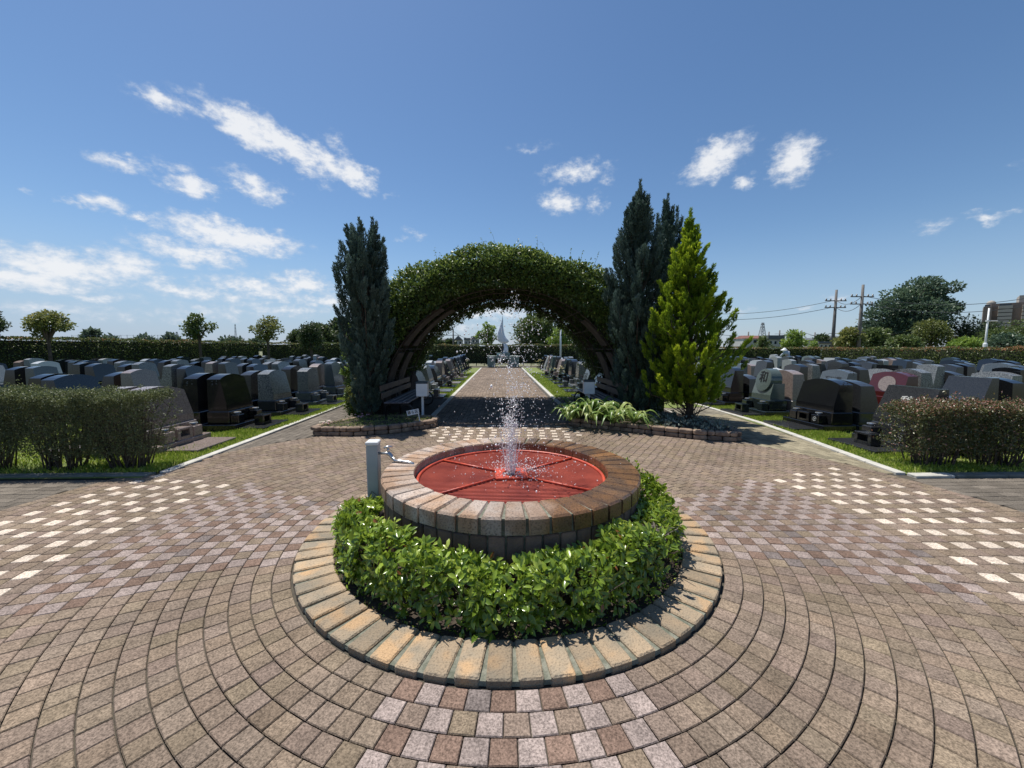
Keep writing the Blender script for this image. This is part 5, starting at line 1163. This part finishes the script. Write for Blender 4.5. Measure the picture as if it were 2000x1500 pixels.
# ------------------------------------------------------------------ person
def person():
    Y=23.5; t=at(1541,679,Y); root=empty('person',(t.x,Y,0),R(15),'person in a white hood and light grey jacket bending among the graves, seen from behind','person')
    H=t.z; s=1.0
    # joints: stooping forward and left, legs straight-ish
    J={'pel':(0,0,.84),'wai':(-.02,.05,.98),'che':(-.04,.10,1.12),'nec':(-.09,.16,1.22),'hea':(-.12,.20,1.30),
       'lh':(-.09,0,.80),'lk':(-.1,.06,.44),'la':(-.1,0,.08),'lt':(-.11,.16,.03),'rh':(.09,0,.80),'rk':(.12,.08,.44),'ra':(.12,0,.08),'rt':(.13,.16,.03),
       'ls':(-.18,.10,1.15),'le':(-.27,.27,.93),'lw':(-.22,.42,.75),'rs':(.10,.10,1.15),'re':(.24,.26,.95),'rw':(.2,.42,.78)}
    E=[('pel','wai'),('wai','che'),('che','nec'),('nec','hea'),('pel','lh'),('lh','lk'),('lk','la'),('la','lt'),('pel','rh'),('rh','rk'),('rk','ra'),('ra','rt'),('che','ls'),('ls','le'),('le','lw'),('che','rs'),('rs','re'),('re','rw')]
    rad={'pel':.12,'wai':.11,'che':.12,'nec':.06,'hea':.095,'lh':.09,'lk':.06,'la':.042,'lt':.035,'rh':.09,'rk':.06,'ra':.042,'rt':.035,'ls':.07,'le':.045,'lw':.03,'rs':.07,'re':.045,'rw':.03}
    names=list(J); 
    for w,sx in(('lw',-1),('rw',1)):
        b=Vector(J[w])
        for i in range(5):
            p=b+Vector(((i-2)*.018,.05,-.05)); q=p+Vector((0,.02,-.045-.006*(2-abs(i-2)))); J[f'{w}{i}a']=tuple(p); J[f'{w}{i}b']=tuple(q); rad[f'{w}{i}a']=.011; rad[f'{w}{i}b']=.008; E+= [(w,f'{w}{i}a'),(f'{w}{i}a',f'{w}{i}b')]
    names=list(J); ix={n:i for i,n in enumerate(names)}
    def skin(name,nodes,edges,rd,m,sub=2):
        ii={n:i for i,n in enumerate(nodes)}; me=bpy.data.meshes.new(name); me.from_pydata([J[n] for n in nodes],[(ii[a],ii[b]) for a,b in edges],[]); o=bpy.data.objects.new(name,me); COL.objects.link(o)
        md=o.modifiers.new('skin','SKIN'); md.use_smooth_shade=True
        for i,n in enumerate(nodes):
            sv=me.skin_vertices[0].data[i]; sv.radius=(rd(n),rd(n)); sv.use_root=(i==0)
        o.modifiers.new('sub','SUBSURF').levels=sub; o.modifiers['sub'].render_levels=sub
        me.materials.append(m); o.parent=root; return o
    skin('body',names,E,lambda n:rad[n],mat('skin',(.5,.33,.25),.55))
    JK=mat('light grey jacket',(.42,.46,.52),.8,(.34,.38,.44),6); WH=mat('white cloth',(.78,.79,.8),.8)
    top=['che','wai','pel','nec','ls','le','lw','rs','re','rw']; skin('jacket',top,[e for e in E if e[0] in top and e[1] in top],lambda n:rad[n]*1.1+.006,JK)
    lg=['pel','lh','lk','la','rh','rk','ra']; skin('trousers',lg,[e for e in E if e[0] in lg and e[1] in lg],lambda n:rad[n]*1.15+.004,mat('dark trousers',(.05,.055,.07),.85))
    hc=Vector(J['hea']); hd=bmesh.new(); bmesh.ops.create_uvsphere(hd,u_segments=16,v_segments=12,radius=.115)
    for v in hd.verts:
        v.co.z*=1.12
        if v.co.z<-.05: v.co.x*=1.15; v.co.y*=1.2
        v.co+=hc+Vector((0,-.015,-.01))
    me=bpy.data.meshes.new('sun_hood'); hd.to_mesh(me); hd.free(); me.materials.append(WH); me.polygons.foreach_set('use_smooth',[True]*len(me.polygons)); o=bpy.data.objects.new('sun_hood',me); COL.objects.link(o); o.parent=root
    MB().lathe([(.12,0),(.19,-.03),(.185,-.022),(.11,.03)],(hc.x,hc.y+.01,hc.z+.0),20,cap=False).build('hat_brim',WH,root,smooth=True)
person()
